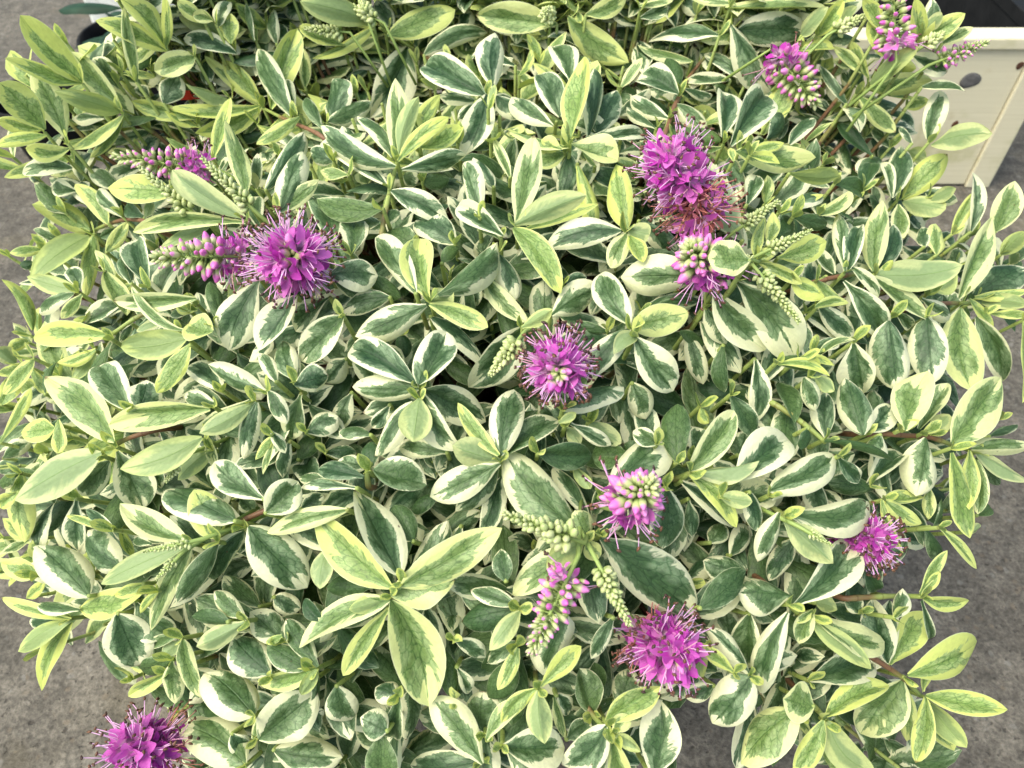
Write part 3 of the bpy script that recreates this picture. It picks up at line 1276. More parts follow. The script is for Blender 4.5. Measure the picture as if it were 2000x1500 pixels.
# shoots that fill the spaces between the measured leaves, a little below them
nfill = 0
for k in range(5000):
    if k % 2: px, py = rs.uniform(0, 2000), rs.uniform(-30, 1500)
    else: px, py = rs.uniform(180, 1620), rs.uniform(-60, 330)
    if (int(px // CELL), int(py // CELL)) in front and py > 0: continue
    d = hit_depth(px, py) + (rs.uniform(0.008, 0.035) if py < 330 else rs.uniform(0.035, 0.085))
    P = at(px, py, d)
    if blocked(P): continue
    ax = (e_normal(P) * 0.5 + UP * 0.55 + (C0 - P).normalized() * 0.25).normalized()
    if (px > 1760 and py < 420) or (px > 1800 and py > 1050): continue
    if py > 450 and 260 < px < 1750 and rs.random() < 0.6: continue
    lime = py < 330 and px < 1700 or px < 260
    if not whorls(foliage, P, ax, rs, (0, 1, 2, 3, 4), 0.014, 0.034, 0.056, 32, 19, ['yl', 'ylu', 'ym', 'ym', 'm'] if lime else ['m', 'mg', 'g']): continue
    stem_geo(branches, P, ax, rnd=rs, n=7)
    for dx in range(-4, 5):
        for dy in range(-4, 5): front.setdefault((int(px // CELL) + dx, int(py // CELL) + dy), 0.0)
    nfill += 1
    if nfill >= 330: break
print('fill shoots', nfill)
# inner and rear shoots of the dome
for k in range(230):
    z = rs.uniform(0.05, 1.0); q = rs.uniform(0, 2 * math.pi); rr_ = math.sqrt(max(0, 1 - z * z))
    dirn = Vector((rr_ * math.cos(q), rr_ * math.sin(q), z))
    P = Vector((0, 0.80, 0.33)) + Vector((dirn.x * 0.47, dirn.y * 0.34, dirn.z * 0.29)) * rs.uniform(0.78, 0.97)
    x, y, d = project(P)
    if y > 190 or P.y < 0.6 or blocked(P) or (x > 1640 and y > -60) or (x < 180 and y > -60): continue
    ax = (e_normal(P) * 0.4 + UP * 0.8).normalized()
    if whorls(foliage, P, ax, rs, (0, 1, 2, 3, 4), 0.017, 0.036, 0.054, 26, 17, ['yl', 'ym', 'ym', 'mmg']) > 2: stem_geo(branches, P, ax, rnd=rs, n=8)
for k in range(240):
    z = rs.uniform(-0.35, 1.0); q = rs.uniform(0, 2 * math.pi); rr_ = math.sqrt(max(0, 1 - z * z))
    dirn = Vector((rr_ * math.cos(q), rr_ * math.sin(q), z))
    sc = rs.uniform(0.45, 0.80)
    P = EC + Vector((dirn.x * ER.x, dirn.y * ER.y, dirn.z * ER.z)) * sc
    # shoots the camera cannot pin down (back of the dome) reach the full size
    x, y, d = project(P)
    outside = not (-20 < x < 2020 and -10 < y < 1510)
    en = e_normal(P)
    rear = en.dot((C0 - P).normalized()) < -0.05
    if outside or rear: P = EC + (P - EC) * (rs.uniform(0.85, 0.98) / sc)
    if P.z < 0.10 or blocked(P): continue
    ax = (en * 0.55 + UP * 0.7).normalized()
    if whorls(foliage, P, ax, rs, (0, 1, 2, 3, 4), 0.017, 0.036, 0.054, 28, 19, ['yl', 'ym', 'm', 'mmg'] if outside or rear else ['ymm', 'm', 'mmg', 'mg']) > 2: stem_geo(branches, P, ax, rnd=rs, n=8)
# stems that show between the leaves
for pi, pl in enumerate(([(1680, 850), (1717, 846), (1760, 850), (1815, 853), (1850, 865), (1900, 882)], [(1500, 780), (1545, 810), (1580, 835), (1612, 864)],
           [(1585, 552), (1618, 544), (1660, 536), (1716, 532)], [(1810, 596), (1846, 592), (1897, 592)], [(345, 300), (310, 265), (275, 245), (241, 219)],
           [(300, 445), (280, 430), (245, 427), (205, 440), (176, 453)], [(345, 590), (300, 605), (262, 622), (222, 651)], [(310, 838), (280, 846), (250, 856), (190, 885)],
           [(560, 985), (520, 996), (470, 1018), (424, 1053)], [(740, 490), (748, 440), (762, 370), (775, 318)], [(1285, 300), (1300, 260), (1318, 205), (1345, 150), (1390, 95), (1425, 42)],
           [(1570, 320), (1600, 280), (1650, 212), (1695, 168)], [(1495, 1140), (1518, 1160), (1545, 1185), (1572, 1208)], [(1675, 1265), (1705, 1285), (1760, 1320), (1798, 1358)],
           [(1570, 1360), (1590, 1380), (1616, 1407)], [(1640, 1170), (1670, 1168), (1735, 1164), (1802, 1164)], [(870, 135), (833, 112), (790, 83), (740, 54)],
           [(640, 275), (615, 257), (560, 235), (508, 208)], [(1310, 940), (1345, 924)], [(1140, 1375), (1160, 1400), (1192, 1432)], [(720, 960), (716, 920), (724, 905)], [(1480, 955), (1500, 985), (1530, 1005), (1555, 1025)])):
    pts = [at(x, y, hit_depth(x, y) + 0.002 + 0.010 * (1 - i / (len(pl) - 1))) for i, (x, y) in enumerate(pl)]
    pts = [pts[0] + (ROOT - pts[0]).normalized() * 0.05 + (pts[0] - C0).normalized() * 0.05] + pts
    fine_ = []
    for i in range(len(pts) - 1):
        for k in range(4): fine_.append(pts[i].lerp(pts[i + 1], k / 4))
    fine_.append(pts[-1])
    for _ in range(2): fine_ = [fine_[0]] + [(fine_[i - 1] + fine_[i] * 2 + fine_[i + 1]) / 4 for i in range(1, len(fine_) - 1)] + [fine_[-1]]
    N = len(fine_)
    acc = [0.0]
    for i in range(N - 1): acc.append(acc[-1] + (fine_[i + 1] - fine_[i]).length)
    rad = [0.0021 - 0.0007 * i / (N - 1) + 0.0004 * max(0, 1 - abs((acc[i] * 52 + .5) % 1 - .5) * 6) for i in range(N)]
    V, F = tube_vf([p - ROOT for p in fine_], rad, 8)
    uv = []
    for i in range(N): uv += [(acc[i], 0.93 if pi == 1 else (0.52 if pi in (0, 2, 3, 5, 7, 8, 10, 13, 17) else 0.74) + (0.48 if pi in (0, 2, 3, 5, 7, 8, 10, 13, 17) else 0.26) * i / (N - 1), 0)] * 8
    sm = MB(); sm.add(V, F, uv + [(0, 1, 0), (0, 0, 0)]); sm.build('stem', STEM, shrub)
tag(foliage.build('foliage', LEAF, shrub), kind='stuff')
tag(branches.build('branches', STEM, shrub), kind='stuff')

# ------------------------------------------------------------------ flowers
def flower_mats():
    t = NT('bud_skin')                                     # U: 0 at the stalk .. 1 at the bud tip, lp.r pinkness, lp.g seed
    U, V, _ = t.sep(t.attr('luv').outputs['Vector'])
    sc = t.n('ShaderNodeSeparateColor'); t.set(sc.inputs[0], t.attr('lp').outputs['Color'])
    pink, seed = sc.outputs[0], sc.outputs[1]
    base = t.mix(seed, (0.20, 0.28, 0.07), (0.30, 0.38, 0.12))
    pale = t.mix(seed, (0.40, 0.47, 0.19), (0.52, 0.55, 0.28))
    c = t.mix(t.sstep(U, 0.15, 0.45), base, pale)
    rose = t.mix(seed, (0.56, 0.10, 0.42), (0.70, 0.26, 0.58))
    c = t.mix(t.mul(t.sstep(t.add(U, t.mul(pink, 0.42)), 0.80, 1.05), t.sstep(pink, 0.05, 0.35)), c, rose)
    t.set(t.b.inputs['Base Color'], c); t.b.inputs['Roughness'].default_value = 0.45
    t.b.inputs['Subsurface Weight'].default_value = 0.0
    bud = t.m
    t = NT('petal_purple')
    U, V, _ = t.sep(t.attr('luv').outputs['Vector'])       # V: 0 tube .. 1 petal tip
    sc = t.n('ShaderNodeSeparateColor'); t.set(sc.inputs[0], t.attr('lp').outputs['Color'])
    ri = t.n('ShaderNodeObjectInfo').outputs['Random']
    c = t.mix(ri, (0.54, 0.045, 0.48), (0.74, 0.22, 0.64))
    c = t.mix(t.sstep(V, 0.05, 0.50, 0.9, 0.0), c, (0.72, 0.50, 0.66))
    t.set(t.b.inputs['Base Color'], c); t.b.inputs['Roughness'].default_value = 0.5
    tr = t.n('ShaderNodeBsdfTranslucent'); t.set(tr.inputs[0], c)
    mx = t.n('ShaderNodeMixShader'); mx.inputs[0].default_value = 0.35
    t.t.links.new(t.b.outputs[0], mx.inputs[1]); t.t.links.new(tr.outputs[0], mx.inputs[2]); t.t.links.new(mx.outputs[0], t.out.inputs[0])
    petal = t.m
    t = NT('petal_spent')
    ri = t.n('ShaderNodeObjectInfo').outputs['Random']
    c = t.mix(ri, (0.36, 0.10, 0.06), (0.46, 0.15, 0.24))
    t.set(t.b.inputs['Base Color'], c); t.b.inputs['Roughness'].default_value = 0.7
    spent = t.m
    t = NT('stamen')
    U, V, _ = t.sep(t.attr('luv').outputs['Vector'])
    sc = t.n('ShaderNodeSeparateColor'); t.set(sc.inputs[0], t.attr('lp').outputs['Color'])
    c = t.mix(sc.outputs[0], (0.70, 0.40, 0.68), (0.47, 0.17, 0.13))
    c = t.mix(t.sstep(V, 0.88, 0.93), c, t.mix(sc.outputs[1], (0.035, 0.016, 0.014), (0.16, 0.07, 0.035)))
    t.set(t.b.inputs['Base Color'], c); t.b.inputs['Roughness'].default_value = 0.55
    stamen = t.m
    t = NT('flower_stalk')
    t.b.inputs['Base Color'].default_value = (0.27, 0.36, 0.10, 1); t.b.inputs['Roughness'].default_value = 0.55
    return bud, petal, spent, stamen, t.m
BUD, PETAL, SPENT, STAMEN, STALK = flower_mats()

def floret_mesh(i, spent=False):
    """an open floret that looks along +Z: tube, four petals"""
    rn = random.Random(40 + i + (100 if spent else 0))
    mb = MB()
    n = 6
    V, F = tube_vf([Vector((0, 0, 0)), Vector((0, 0, .0025)), Vector((0, 0, .0055))], [.0009, .0012, .0020], n, cap=False)
    mb.add(V, F, [(0, 0, 0)] * len(V))
    for k in range(4):
        a = k * math.pi / 2 + rn.gauss(0, 0.15)
        L = rn.uniform(.0070, .0100); W = rn.uniform(.0040, .0062)
        sp = rn.uniform(0.35, 0.95) if not spent else rn.uniform(0.9, 1.5)     # how far the petal leans out
        cur = rn.uniform(0.1, 0.6) * (1 if not spent else 2.2)
        rad = Vector((math.cos(a), math.sin(a), 0)); tan = Vector((-math.sin(a), math.cos(a), 0))
        P = Vector((0, 0, .0050)) + rad * .0014
        V, F, uv = [], [], []
        rows = 6
        for r in range(rows):
            v = r / (rows - 1)
            th = sp + cur * v
            d = rad * math.sin(th) + Vector((0, 0, 1)) * math.cos(th)
            nn = -rad * math.cos(th) + Vector((0, 0, 1)) * math.sin(th)
            if r: P = P + d * (L / (rows - 1))
            w = W / 2 * max(0.06, (math.sin(math.pi * min(1, (v * 0.86 + 0.10))) ** 0.8))
            if spent: w *= 0.55
            for u in (-1, 0, 1):
                V.append(P + tan * (u * w) + nn * (abs(u) * w * 0.35)); uv.append((u, v, 0))
        for r in range(rows - 1):
            for j in range(2):
                q = r * 3 + j; F.append((q, q + 1, q + 4, q + 3))
        mb.add(V, F, uv)
    return mb.mesh('floret')
FLORETS = [floret_mesh(i) for i in range(7)]
for m in FLORETS: m.materials.append(PETAL)
SPENTS = [floret_mesh(i, True) for i in range(3)]
for m in SPENTS: m.materials.append(SPENT)

def bud_geo(mb, P, D, L, r, pink, rn):
    k_ = rn.uniform(.78, 1.18); L *= k_; r *= k_ * rn.uniform(.88, 1.1)
    n = 6; prof = ((0.0, 0.25), (0.16, 0.72), (0.45, 1.0), (0.72, 0.82), (0.92, 0.38))
    a = D.orthogonal().normalized(); b = D.cross(a)
    V, uv, F = [], [], []
    for z, q in prof:
        for k in range(n):
            t = 2 * math.pi * k / n
            V.append(P + D * (L * z) + (a * math.cos(t) + b * math.sin(t)) * (r * q)); uv.append((z, 0, 0))
    V.append(P + D * L); uv.append((1, 0, 0))
    for i in range(len(prof) - 1):
        for k in range(n):
            F.append((i * n + k, i * n + (k + 1) % n, (i + 1) * n + (k + 1) % n, (i + 1) * n + k))
    o = (len(prof) - 1) * n
    for k in range(n): F.append((o + k, o + (k + 1) % n, len(V) - 1))
    mb.add(V, F, uv, (pink, rn.random(), 0, 0))
def stamen_geo(mb, P, D, L, rn, brown):
    c = D.orthogonal().normalized(); c = Matrix.Rotation(rn.uniform(0, 6.28), 3, D) @ c
    pts = [P, P + D * (L * .5) - c * (L * rn.uniform(0, .06)), P + D * L + c * (L * rn.uniform(.02, .24))]
    V, F = tube_vf(pts, [.00038, .00034, .00028], 4)
    mb.add(V, F, [(0, 0, 0)] * 4 + [(0, .5, 0)] * 4 + [(0, .86, 0)] * (len(V) - 8), (brown, rn.random(), 0, 0))
    # anther: a small curved bean across the filament tip
    t = (c + D * rn.uniform(-.6, .6)).normalized(); e = pts[-1]
    V, F = tube_vf([e - t * .0013, e, e + t * .0014 + D * .0004], [.00055, .00100, .00040], 4)
    mb.add(V, F, [(0, 1, 0)] * len(V), (brown, rn.random(), 0, 0))

total_florets = [0]
def spike(bx, by, tx, ty, wpx, kind, toward, off=-0.03, spent=0.0, seed=0, stalk=0.03, openf=1.0, n=None):
    """flower spike: pixel of its foot and tip, toward = how much nearer the tip is (m), kind: ball / pink / green"""
    rn = random.Random(900 + seed)
    d0 = hit_depth(bx, by) + off
    P0 = at(bx, by, d0); P1 = at(tx, ty, d0 - toward)
    A = (P1 - P0); L = A.length; A = A.normalized()
    Rr = wpx / 2 / FPX * d0 * (0.90 if kind == 'ball' else 1.0)
    a = A.orthogonal().normalized(); b = A.cross(a)
    o = MB()
    back = P0 - A * stalk + (ROOT - P0).normalized() * max(0.05, stalk)
    V, F = tube_vf([p - P0 for p in (back, P0 - A * stalk * .35, P0 + A * L * .5, P1 - A * .001)], [.0014, .0013, .0010, .0004], 6)
    o.add(V, F)
    sp = o.build('flower_spike', STALK, shrub)
    sp.location = P0 - ROOT
    buds, stam = MB(), MB()
    if n is None: n = int({'ball': 105, 'pink': 74, 'green': 88}[kind])
    for i in range(n):
        t = (i + 0.5) / n
        q = i * 2.39996 + rn.gauss(0, .12)
        rad = a * math.cos(q) + b * math.sin(q)
        elev = -0.12 + 1.25 * t ** 2.0 if kind != 'green' else 0.25 + 0.75 * t
        D = (rad * math.cos(elev) + A * math.sin(elev) + Vector((rn.gauss(0, .10), rn.gauss(0, .10), rn.gauss(0, .10)))).normalized()
        Q = A * (L * t) - Vector()
        lim = {'ball': 0.80, 'pink': 0.20, 'green': -1}[kind] * openf
        if t < lim:
            if rn.random() < (0.30 if kind == 'pink' else 0.0):
                bl = Rr * rn.uniform(.40, .55)
                bud_geo(buds, Q + D * (Rr * .42), D, bl, bl * .24, 1.0, rn); continue
            isp = t < spent and rn.random() < 0.8
            sc = Rr / 0.0150 * rn.uniform(.85, 1.1) * (0.82 if kind == 'pink' else 1)
            if isp: sc *= 0.8
            f = link('floret', rn.choice(SPENTS if isp else FLORETS), None, sp)
            rot = D.to_track_quat('Z', 'Y').to_matrix().to_4x4() @ Matrix.Rotation(rn.uniform(0, 6.28), 4, 'Z')
            f.matrix_basis = Matrix.Translation(Q + D * .002) @ rot @ Matrix.Scale(sc, 4)
            total_florets[0] += 1
            for s in range(3 if kind == 'ball' else 2):
                Ds = (D + Vector((rn.gauss(0, .16), rn.gauss(0, .16), rn.gauss(0, .16)))).normalized()
                stamen_geo(stam, Q + D * .006, Ds, Rr * rn.uniform(1.05, 1.5) - .004, rn, min(1, (0.75 if isp else 0.0) + max(0, rn.gauss(0.25 - 0.3 * t, .25))))
        else:
            if kind == 'ball':
                k = (t - lim) / (1 - lim)
                bl = Rr * (0.70 - 0.40 * k); pk = 0.75 - 0.6 * k; br = bl * 0.25
                start = Rr * 0.10
            elif kind == 'pink':
                k = max(0, (t - lim) / (1 - lim))
                bl = Rr * (0.74 - 0.42 * k); pk = max(0, 0.95 - 0.85 * k + rn.gauss(0, .08)); br = bl * 0.235
                start = Rr * (0.30 - 0.20 * k)
            else:
                k = t
                bl = Rr * (0.88 - 0.58 * k); pk = 0.0; br = bl * 0.33
                start = Rr * (0.22 - 0.12 * k)
            V, F = tube_vf([Q, Q + D * (start + bl * .1)], [.0005, .0005], 4, cap=False)
            buds.add(V, F, [(0, 0, 0)] * len(V), (0, .3, 0, 0))
            bud_geo(buds, Q + D * start, D, bl, br, pk, rn)
    if buds.v: tag(buds.build('buds', BUD, sp), kind='stuff')
    if stam.v: tag(stam.build('stamens', STAMEN, sp), kind='stuff')
    return sp

# full flower heads
spike(571, 515, 570, 500, 150, 'ball', .030, off=-.022, seed=1, openf=1.13, n=64)
spike(1378, 432, 1297, 290, 138, 'ball', .016, off=-.035, spent=.40, seed=2, openf=1.06, n=95)
spike(1090, 700, 1091, 728, 118, 'ball', .028, off=-.024, seed=3, openf=1.05, n=66)
spike(1262, 1232, 1326, 1284, 136, 'ball', .018, off=.010, spent=.30, seed=4, openf=1.10, n=64)
spike(1650, 1052, 1700, 1056, 104, 'ball', .012, off=.010, seed=5, openf=1.5, n=80)
spike(325, 1462, 262, 1462, 132, 'ball', .020, off=-.02, stalk=.07, spent=.35, seed=6, openf=1.2, n=62)
# heads in bud with a few open florets
spike(404, 330, 226, 306, 74, 'pink', .004, off=-.03, seed=7, openf=1.3, n=90)
spike(476, 500, 308, 503, 100, 'pink', .012, off=-.03, seed=8, openf=1.2, n=78)
spike(1392, 532, 1350, 490, 122, 'pink', .018, off=-.022, seed=9, openf=2.3, n=74)
spike(1222, 985, 1268, 948, 122, 'pink', .022, off=-.035, seed=10, openf=1.5, n=80)
spike(1112, 1122, 1040, 1268, 100, 'pink', .010, off=-.035, seed=11, openf=0.5, n=76)
spike(1522, 112, 1590, 198, 92, 'pink', .008, off=-.03, seed=12, openf=1.5, n=70)
spike(1750, 96, 1744, -30, 88, 'pink', .004, off=-.03, seed=13, openf=0.7, n=56)
spike(1838, 118, 1926, 84, 50, 'pink', .002, off=-.01, seed=14, openf=0.0, n=56)
# green bud spikes
for k, (bx, by, tx, ty, w, tw, off) in enumerate((
        (372, 412, 272, 326, 42, .006, -.035), (490, 404, 396, 310, 42, .006, -.035), (1012, 664, 960, 730, 52, .008, -.03),
        (1118, 1052, 986, 1004, 66, .008, -.035), (1172, 1108, 1229, 1218, 50, .004, -.035), (1632, 60, 1694, 28, 34, .003, -.02),
        (1804, 90, 1850, 60, 36, .003, -.02), (736, 38, 672, 6, 36, .004, -.025), (668, 62, 597, 56, 34, .003, -.025),
        (716, 30, 704, -12, 36, .004, -.025), (1072, 34, 1067, 20, 40, .014, -.02), (1450, 442, 1518, 394, 36, .004, -.03),
        (1502, 488, 1583, 450, 32, .004, -.035), (1484, 534, 1560, 628, 42, .004, -.04), (372, 1058, 281, 1078, 26, .003, -.03),
        (342, 1094, 305, 1132, 24, .003, -.03), (345, 910, 325, 940, 26, .003, -.01), (1580, 1040, 1626, 1066, 22, .002, -.03),
        (1466, 506, 1450, 500, 18, .004, -.045))):
    spike(bx, by, tx, ty, w, 'green', tw, off=off, seed=30 + k, stalk=.02, n=70 if w > 30 else 46)
print('florets', total_florets[0], 'leaves', len(hand), 'stems', nstem)

# ------------------------------------------------------------------ pots, crate and neighbours
def plastic(name, c, rough=0.45):
    t = NT(name)
    P = t.n('ShaderNodeTexCoord').outputs['Object']
    n1 = t.noise(P, 30, 4, 0.6)
    t.set(t.b.inputs['Base Color'], t.mulc(1.0, c, t.grey(t.sstep(n1, 0.2, 0.8, 0.75, 1.25))))
    t.set(t.b.inputs['Roughness'], t.sstep(n1, 0.2, 0.8, rough - .1, rough + .15))
    return t.m
BLACKP = plastic('black_plastic', (0.010, 0.010, 0.011), 0.7)
BLACKP.node_tree.nodes['Principled BSDF'].inputs['Specular IOR Level'].default_value = 0.2
WHITEP = plastic('white_plastic', (0.78, 0.78, 0.76), 0.5)
def soil_material():
    t = NT('potting_soil')
    P = t.n('ShaderNodeTexCoord').outputs['Object']
    n1 = t.noise(P, 90, 5, 0.7); n2 = t.noise(P, 300, 3, 0.7)
    t.set(t.b.inputs['Base Color'], t.mix(n1, (0.02, 0.012, 0.008), (0.11, 0.06, 0.035)))
    t.b.inputs['Roughness'].default_value = 0.95
    t.set(t.b.inputs['Normal'], t.bump(t.add(n1, n2), 1.0, 0.006))
    return t.m
SOIL = soil_material()
def pot(name, loc, r, h, label, mat=BLACKP, soil=True):
    e = tag(empty(name, loc), label, 'pot')
    prof = [(0.001, 0), (r * .74, 0), (r * .76, .004), (r * .95, h * .86), (r * .955, h * .87), (r * 1.02, h * .87), (r * 1.04, h * .985), (r * 1.03, h), (r * .97, h), (r * .93, h * .85), (r * .75, h * .02 + .004), (.001, h * .02 + .004)]
    V, F = lathe_vf(prof); m = MB(); m.add(V, F); m.build('shell', mat, e)
    if not soil: return e
    rn = random.Random(len(name)); V, F = [], []
    rings, n = 6, 28
    V.append((0, 0, h * .86))
    for i in range(1, rings + 1):
        for k in range(n):
            q = 2 * math.pi * k / n; rr_ = r * .955 * i / rings * (0.985 if i == rings else 1)
            V.append((rr_ * math.cos(q), rr_ * math.sin(q), h * .85 + (rn.uniform(-.004, .006) if i < rings else 0)))
    for k in range(n): F.append((0, 1 + k, 1 + (k + 1) % n))
    for i in range(rings - 1):
        for k in range(n):
            p = 1 + i * n
            F.append((p + k, p + n + k, p + n + (k + 1) % n, p + (k + 1) % n))
    m = MB(); m.add(V, F); m.build('soil', SOIL, e)
    return e
pot('nursery_pot', (0, 0.62, 0), 0.15, 0.225, 'black plastic nursery pot under the variegated shrub')

# wooden planter crate behind the shrub
def wood_material():
    t = NT('weathered_white_wood')
    P = t.n('ShaderNodeTexCoord').outputs['Object']
    x, y, z = t.sep(P)
    g = t.noise(t.vec(t.mul(x, 3.0), t.mul(y, 20.0), t.mul(z, 120.0)), 1.6, 4, 0.6)
    lines = t.math('FRACT', t.add(t.mul(z, 95.0), t.mul(t.noise(t.vec(t.mul(x, 2.0), y, t.mul(z, 8.0)), 1.5, 2), 3.0)))
    ln = t.sstep(t.math('ABSOLUTE', t.sub(lines, 0.5)), 0.30, 0.5)
    c = t.mix(g, (0.60, 0.54, 0.39), (0.74, 0.68, 0.51))
    c = t.mulc(t.mul(ln, 0.04), c, (0.55, 0.50, 0.42))
    alg = t.sstep(t.noise(P, 6.5, 4, 0.6), 0.50, 0.66)
    c = t.mix(t.mul(alg, 0.55), c, (0.36, 0.35, 0.12))
    br = t.sstep(t.noise(P, 11.0, 3, 0.6), 0.60, 0.75)
    c = t.mix(t.mul(br, 0.45), c, (0.42, 0.33, 0.16))
    t.set(t.b.inputs['Base Color'], c)
    t.b.inputs['Roughness'].default_value = 0.75
    t.set(t.b.inputs['Normal'], t.bump(t.add(g, t.mul(ln, -0.1)), 0.25, 0.0015))
    return t.m
WOOD = wood_material()
crate = tag(empty('wooden_planter', (0.55, 1.385, 0)), 'weathered white painted wooden planter box with a dark knot', 'planter')
cx0, cx1, ch, cd = -0.10, 0.445, 0.312, 1.0
bevel_box('front_board', (cx0, cx1 - .05, 0, .024, .004, ch - .022), WOOD, crate)
bevel_box('corner_post', (cx1 - .049, cx1, -.006, .05, 0, ch - .022), WOOD, crate)
bevel_box('corner_post', (cx0 - .05, cx0 - .001, -.006, .05, 0, ch - .022), WOOD, crate)
bevel_box('rim', (cx0 - .056, cx1 + .006, -.008, .040, ch - .0215, ch), WOOD, crate)
bevel_box('rim', (cx0 - .056, cx1 + .006, cd - .03, cd + .012, ch - .0215, ch), WOOD, crate)
bevel_box('side_board', (cx1 - .028, cx1 - .004, .051, cd - .03, .004, ch - .022), WOOD, crate)
bevel_box('side_board', (cx0 - .046, cx0 - .022, .051, cd - .03, .004, ch - .022), WOOD, crate)
bevel_box('back_board', (cx0, cx1 - .05, cd - .024, cd, .004, ch - .022), WOOD, crate)
bevel_box('liner', (cx0 - .018, cx1 - .031, .054, cd - .032, .01, .10), BLACKP, crate)
bevel_box('liner', (cx1 - .034, cx1 - .029, .054, cd - .032, .101, ch - .0215), BLACKP, crate, bev=.001)
bevel_box('liner', (cx0 - .016, cx1 - .035, cd - .031, cd - .026, .101, ch - .03), BLACKP, crate, bev=.001)
bevel_box('liner_fold', (cx1 - .036, cx1 + .001, .06, cd - .035, ch - .0210, ch + .003), BLACKP, crate, bev=.001)
def knot_material():
    t = NT('wood_knot')
    P = t.n('ShaderNodeTexCoord').outputs['Object']
    n1 = t.noise(P, 140, 4, 0.7)
    t.set(t.b.inputs['Base Color'], t.mix(n1, (0.03, 0.028, 0.03), (0.20, 0.19, 0.19))); t.b.inputs['Roughness'].default_value = 0.8
    t.set(t.b.inputs['Normal'], t.bump(n1, .8, .003))
    return t.m
def rust_material():
    t = NT('rust')
    P = t.n('ShaderNodeTexCoord').outputs['Object']
    t.set(t.b.inputs['Base Color'], t.mix(t.noise(P, 400, 3), (0.03, 0.012, 0.008), (0.12, 0.045, 0.02))); t.b.inputs['Roughness'].default_value = 0.9
    return t.m
KNOT, RUST = knot_material(), rust_material()
def disc(name, x, z, rx, rz, mat, y=-.0015, seed=0):
    rn = random.Random(seed); V, F = [], []
    n = 18
    V.append((x, y, z))
    for yy, k_ in ((y, .7), (y + .0006, 1), (.003, 1.02)):
        for k in range(n):
            q = 2 * math.pi * k / n; w = 1 + .10 * math.sin(2 * q + seed) + .06 * math.sin(3 * q + seed * 2)
            V.append((x + rx * k_ * w * math.cos(q), yy, z + rz * k_ * w * math.sin(q)))
    for k in range(n): F.append((0, 1 + k, 1 + (k + 1) % n))
    for r in range(2):
        for k in range(n):
            p = 1 + r * n; F.append((p + k, p + n + k, p + n + (k + 1) % n, p + (k + 1) % n))
    m = MB(); m.add(V, F); return m.build(name, mat, crate)
def face_xz(px, py, yplane=1.385):
    d = ray(px, py); t = yplane / d.y
    p = C0 + d * t
    return p.x - 0.55, p.z
x, z = face_xz(1895, 157); disc('knot', x, z, .0175, .016, KNOT, seed=1)
for px, py in ((1992, 128), (1865, 243)):
    x, z = face_xz(px, py); disc('nail', x, z, .0062, .0072, RUST, seed=px)

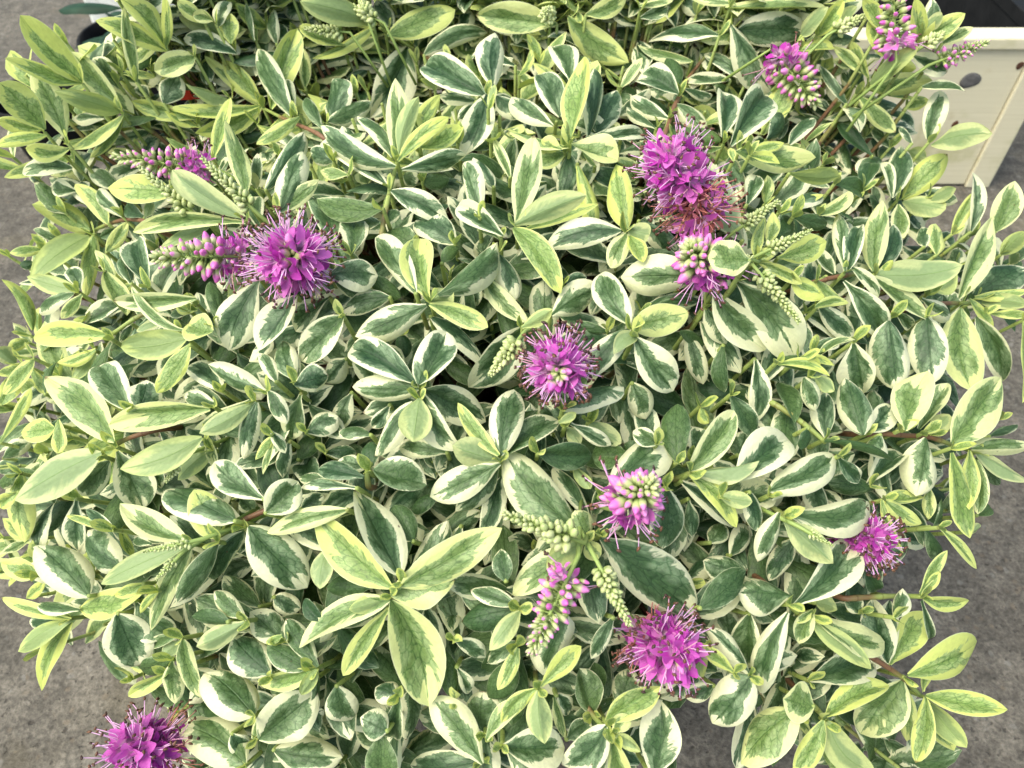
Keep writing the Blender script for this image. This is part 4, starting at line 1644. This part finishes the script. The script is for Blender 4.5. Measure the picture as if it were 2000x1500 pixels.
# dark leaved plant in a black pot, and black pots beyond the shrub
def plain_leaf(name, top, under):
    t = NT(name)
    U, V, _ = t.sep(t.attr('luv').outputs['Vector'])
    n1 = t.noise(t.n('ShaderNodeTexCoord').outputs['Object'], 60, 3)
    au = t.math('ABSOLUTE', U)
    c = t.mix(t.sstep(au, .02, .07, .5, 0), t.mulc(1.0, top, t.grey(t.sstep(n1, .2, .8, .7, 1.3))), under)
    t.set(t.b.inputs['Base Color'], t.mix(t.n('ShaderNodeNewGeometry').outputs['Backfacing'], c, under))
    t.b.inputs['Roughness'].default_value = 0.6; t.b.inputs['Specular IOR Level'].default_value = 0.2
    return t.m
DARKLEAF = plain_leaf('dark_glossy_leaf', (0.012, 0.040, 0.022), (0.07, 0.12, 0.06))
def dark_plant(loc, h, spots, label, seed):
    e = tag(empty('evergreen_plant', loc), label, 'plant')
    L0 = Vector(loc)
    rn = random.Random(seed)
    top = Vector((0, 0, h))
    V, F = tube_vf([Vector((0, 0, -.03)), Vector((.01, 0, h * .5)), top], [.007, .006, .003], 7)
    m = MB(); m.add(V, F, [(0, .3, 0)] * len(V)); m.build('stem', STEM, e)
    for (hz, dx, dy, dz, L) in spots:
        T = Vector((dx, dy, dz)).normalized()
        m = MB()
        b = Vector((0, 0, hz))
        nr = UP - T * T.z
        leaf_geo(m, b + T * .012, b + T * (L + .012), nr, L * .36, 'm', True, rn)
        m.build('leaf', DARKLEAF, e)
        V, F = tube_vf([b, b + T * .014], [.0016, .0014], 5); s = MB(); s.add(V, F, [(0, .9, 0)] * len(V)); s.build('petiole', STEM, e)
pot('nursery_pot', (-0.80, 1.66, 0), 0.12, 0.20, 'black plastic pot holding the dark leaved evergreen')
dark_plant((-0.80, 1.66, .165), .16, [(.085, -1, .02, .02, .14), (.03, -.9, -.3, .0, .12), (.12, -.5, .8, .3, .12), (.06, -.2, -.95, .0, .13), (.05, .7, -.6, .1, .13), (.02, -.6, -.75, .05, .11), (.10, .9, .3, .2, .13), (.03, -.7, .6, .1, .11), (.02, .1, -.9, .1, .10), (.03, .6, .7, .1, .12), (.14, -.3, -.4, .5, .10)], 'dark green glossy evergreen in a black pot by the white tray', 3)
pot('nursery_pot', (-1.0, 1.53, 0), 0.09, 0.13, 'empty black plastic pot beside the shrub', soil=False)
# small red tag hung on a shoot
def red_tag():
    t = NT('red_plastic'); t.b.inputs['Base Color'].default_value = (0.55, 0.03, 0.02, 1); t.b.inputs['Roughness'].default_value = 0.4
    P = at(345, 187, hit_depth(345, 187) + 0.012)
    e = tag(empty('plant_tag', P), 'small red plastic tag among the lime edged leaves', 'tag')
    bevel_box('tag_blade', (-.010, .014, -.0006, .0006, -.004, .005), t.m, e, bev=.0004)
    V, F = tube_vf([Vector((.014 + .006 * (1 - math.cos(a)), .005 * math.sin(a), .0)) for a in np.linspace(-1.57, 4.71, 14)], [.0007] * 14, 5)
    m = MB(); m.add(V, F); m.build('loop', t.m, e)
red_tag()
# white carry tray
tray = tag(empty('plastic_tray', (-0.75, 1.97, 0)), 'white plastic tray standing behind the shrub', 'tray')
bevel_box('base', (-.22, .22, -.15, .15, .002, .012), WHITEP, tray)
for s in (-1, 1):
    bevel_box('long_side', (-.22, .22, s * .152 - .004, s * .152 + .004, .002, .26), WHITEP, tray)
    bevel_box('short_side', (s * .224 - .004, s * .224 + .004, -.147, .147, .002, .26), WHITEP, tray)
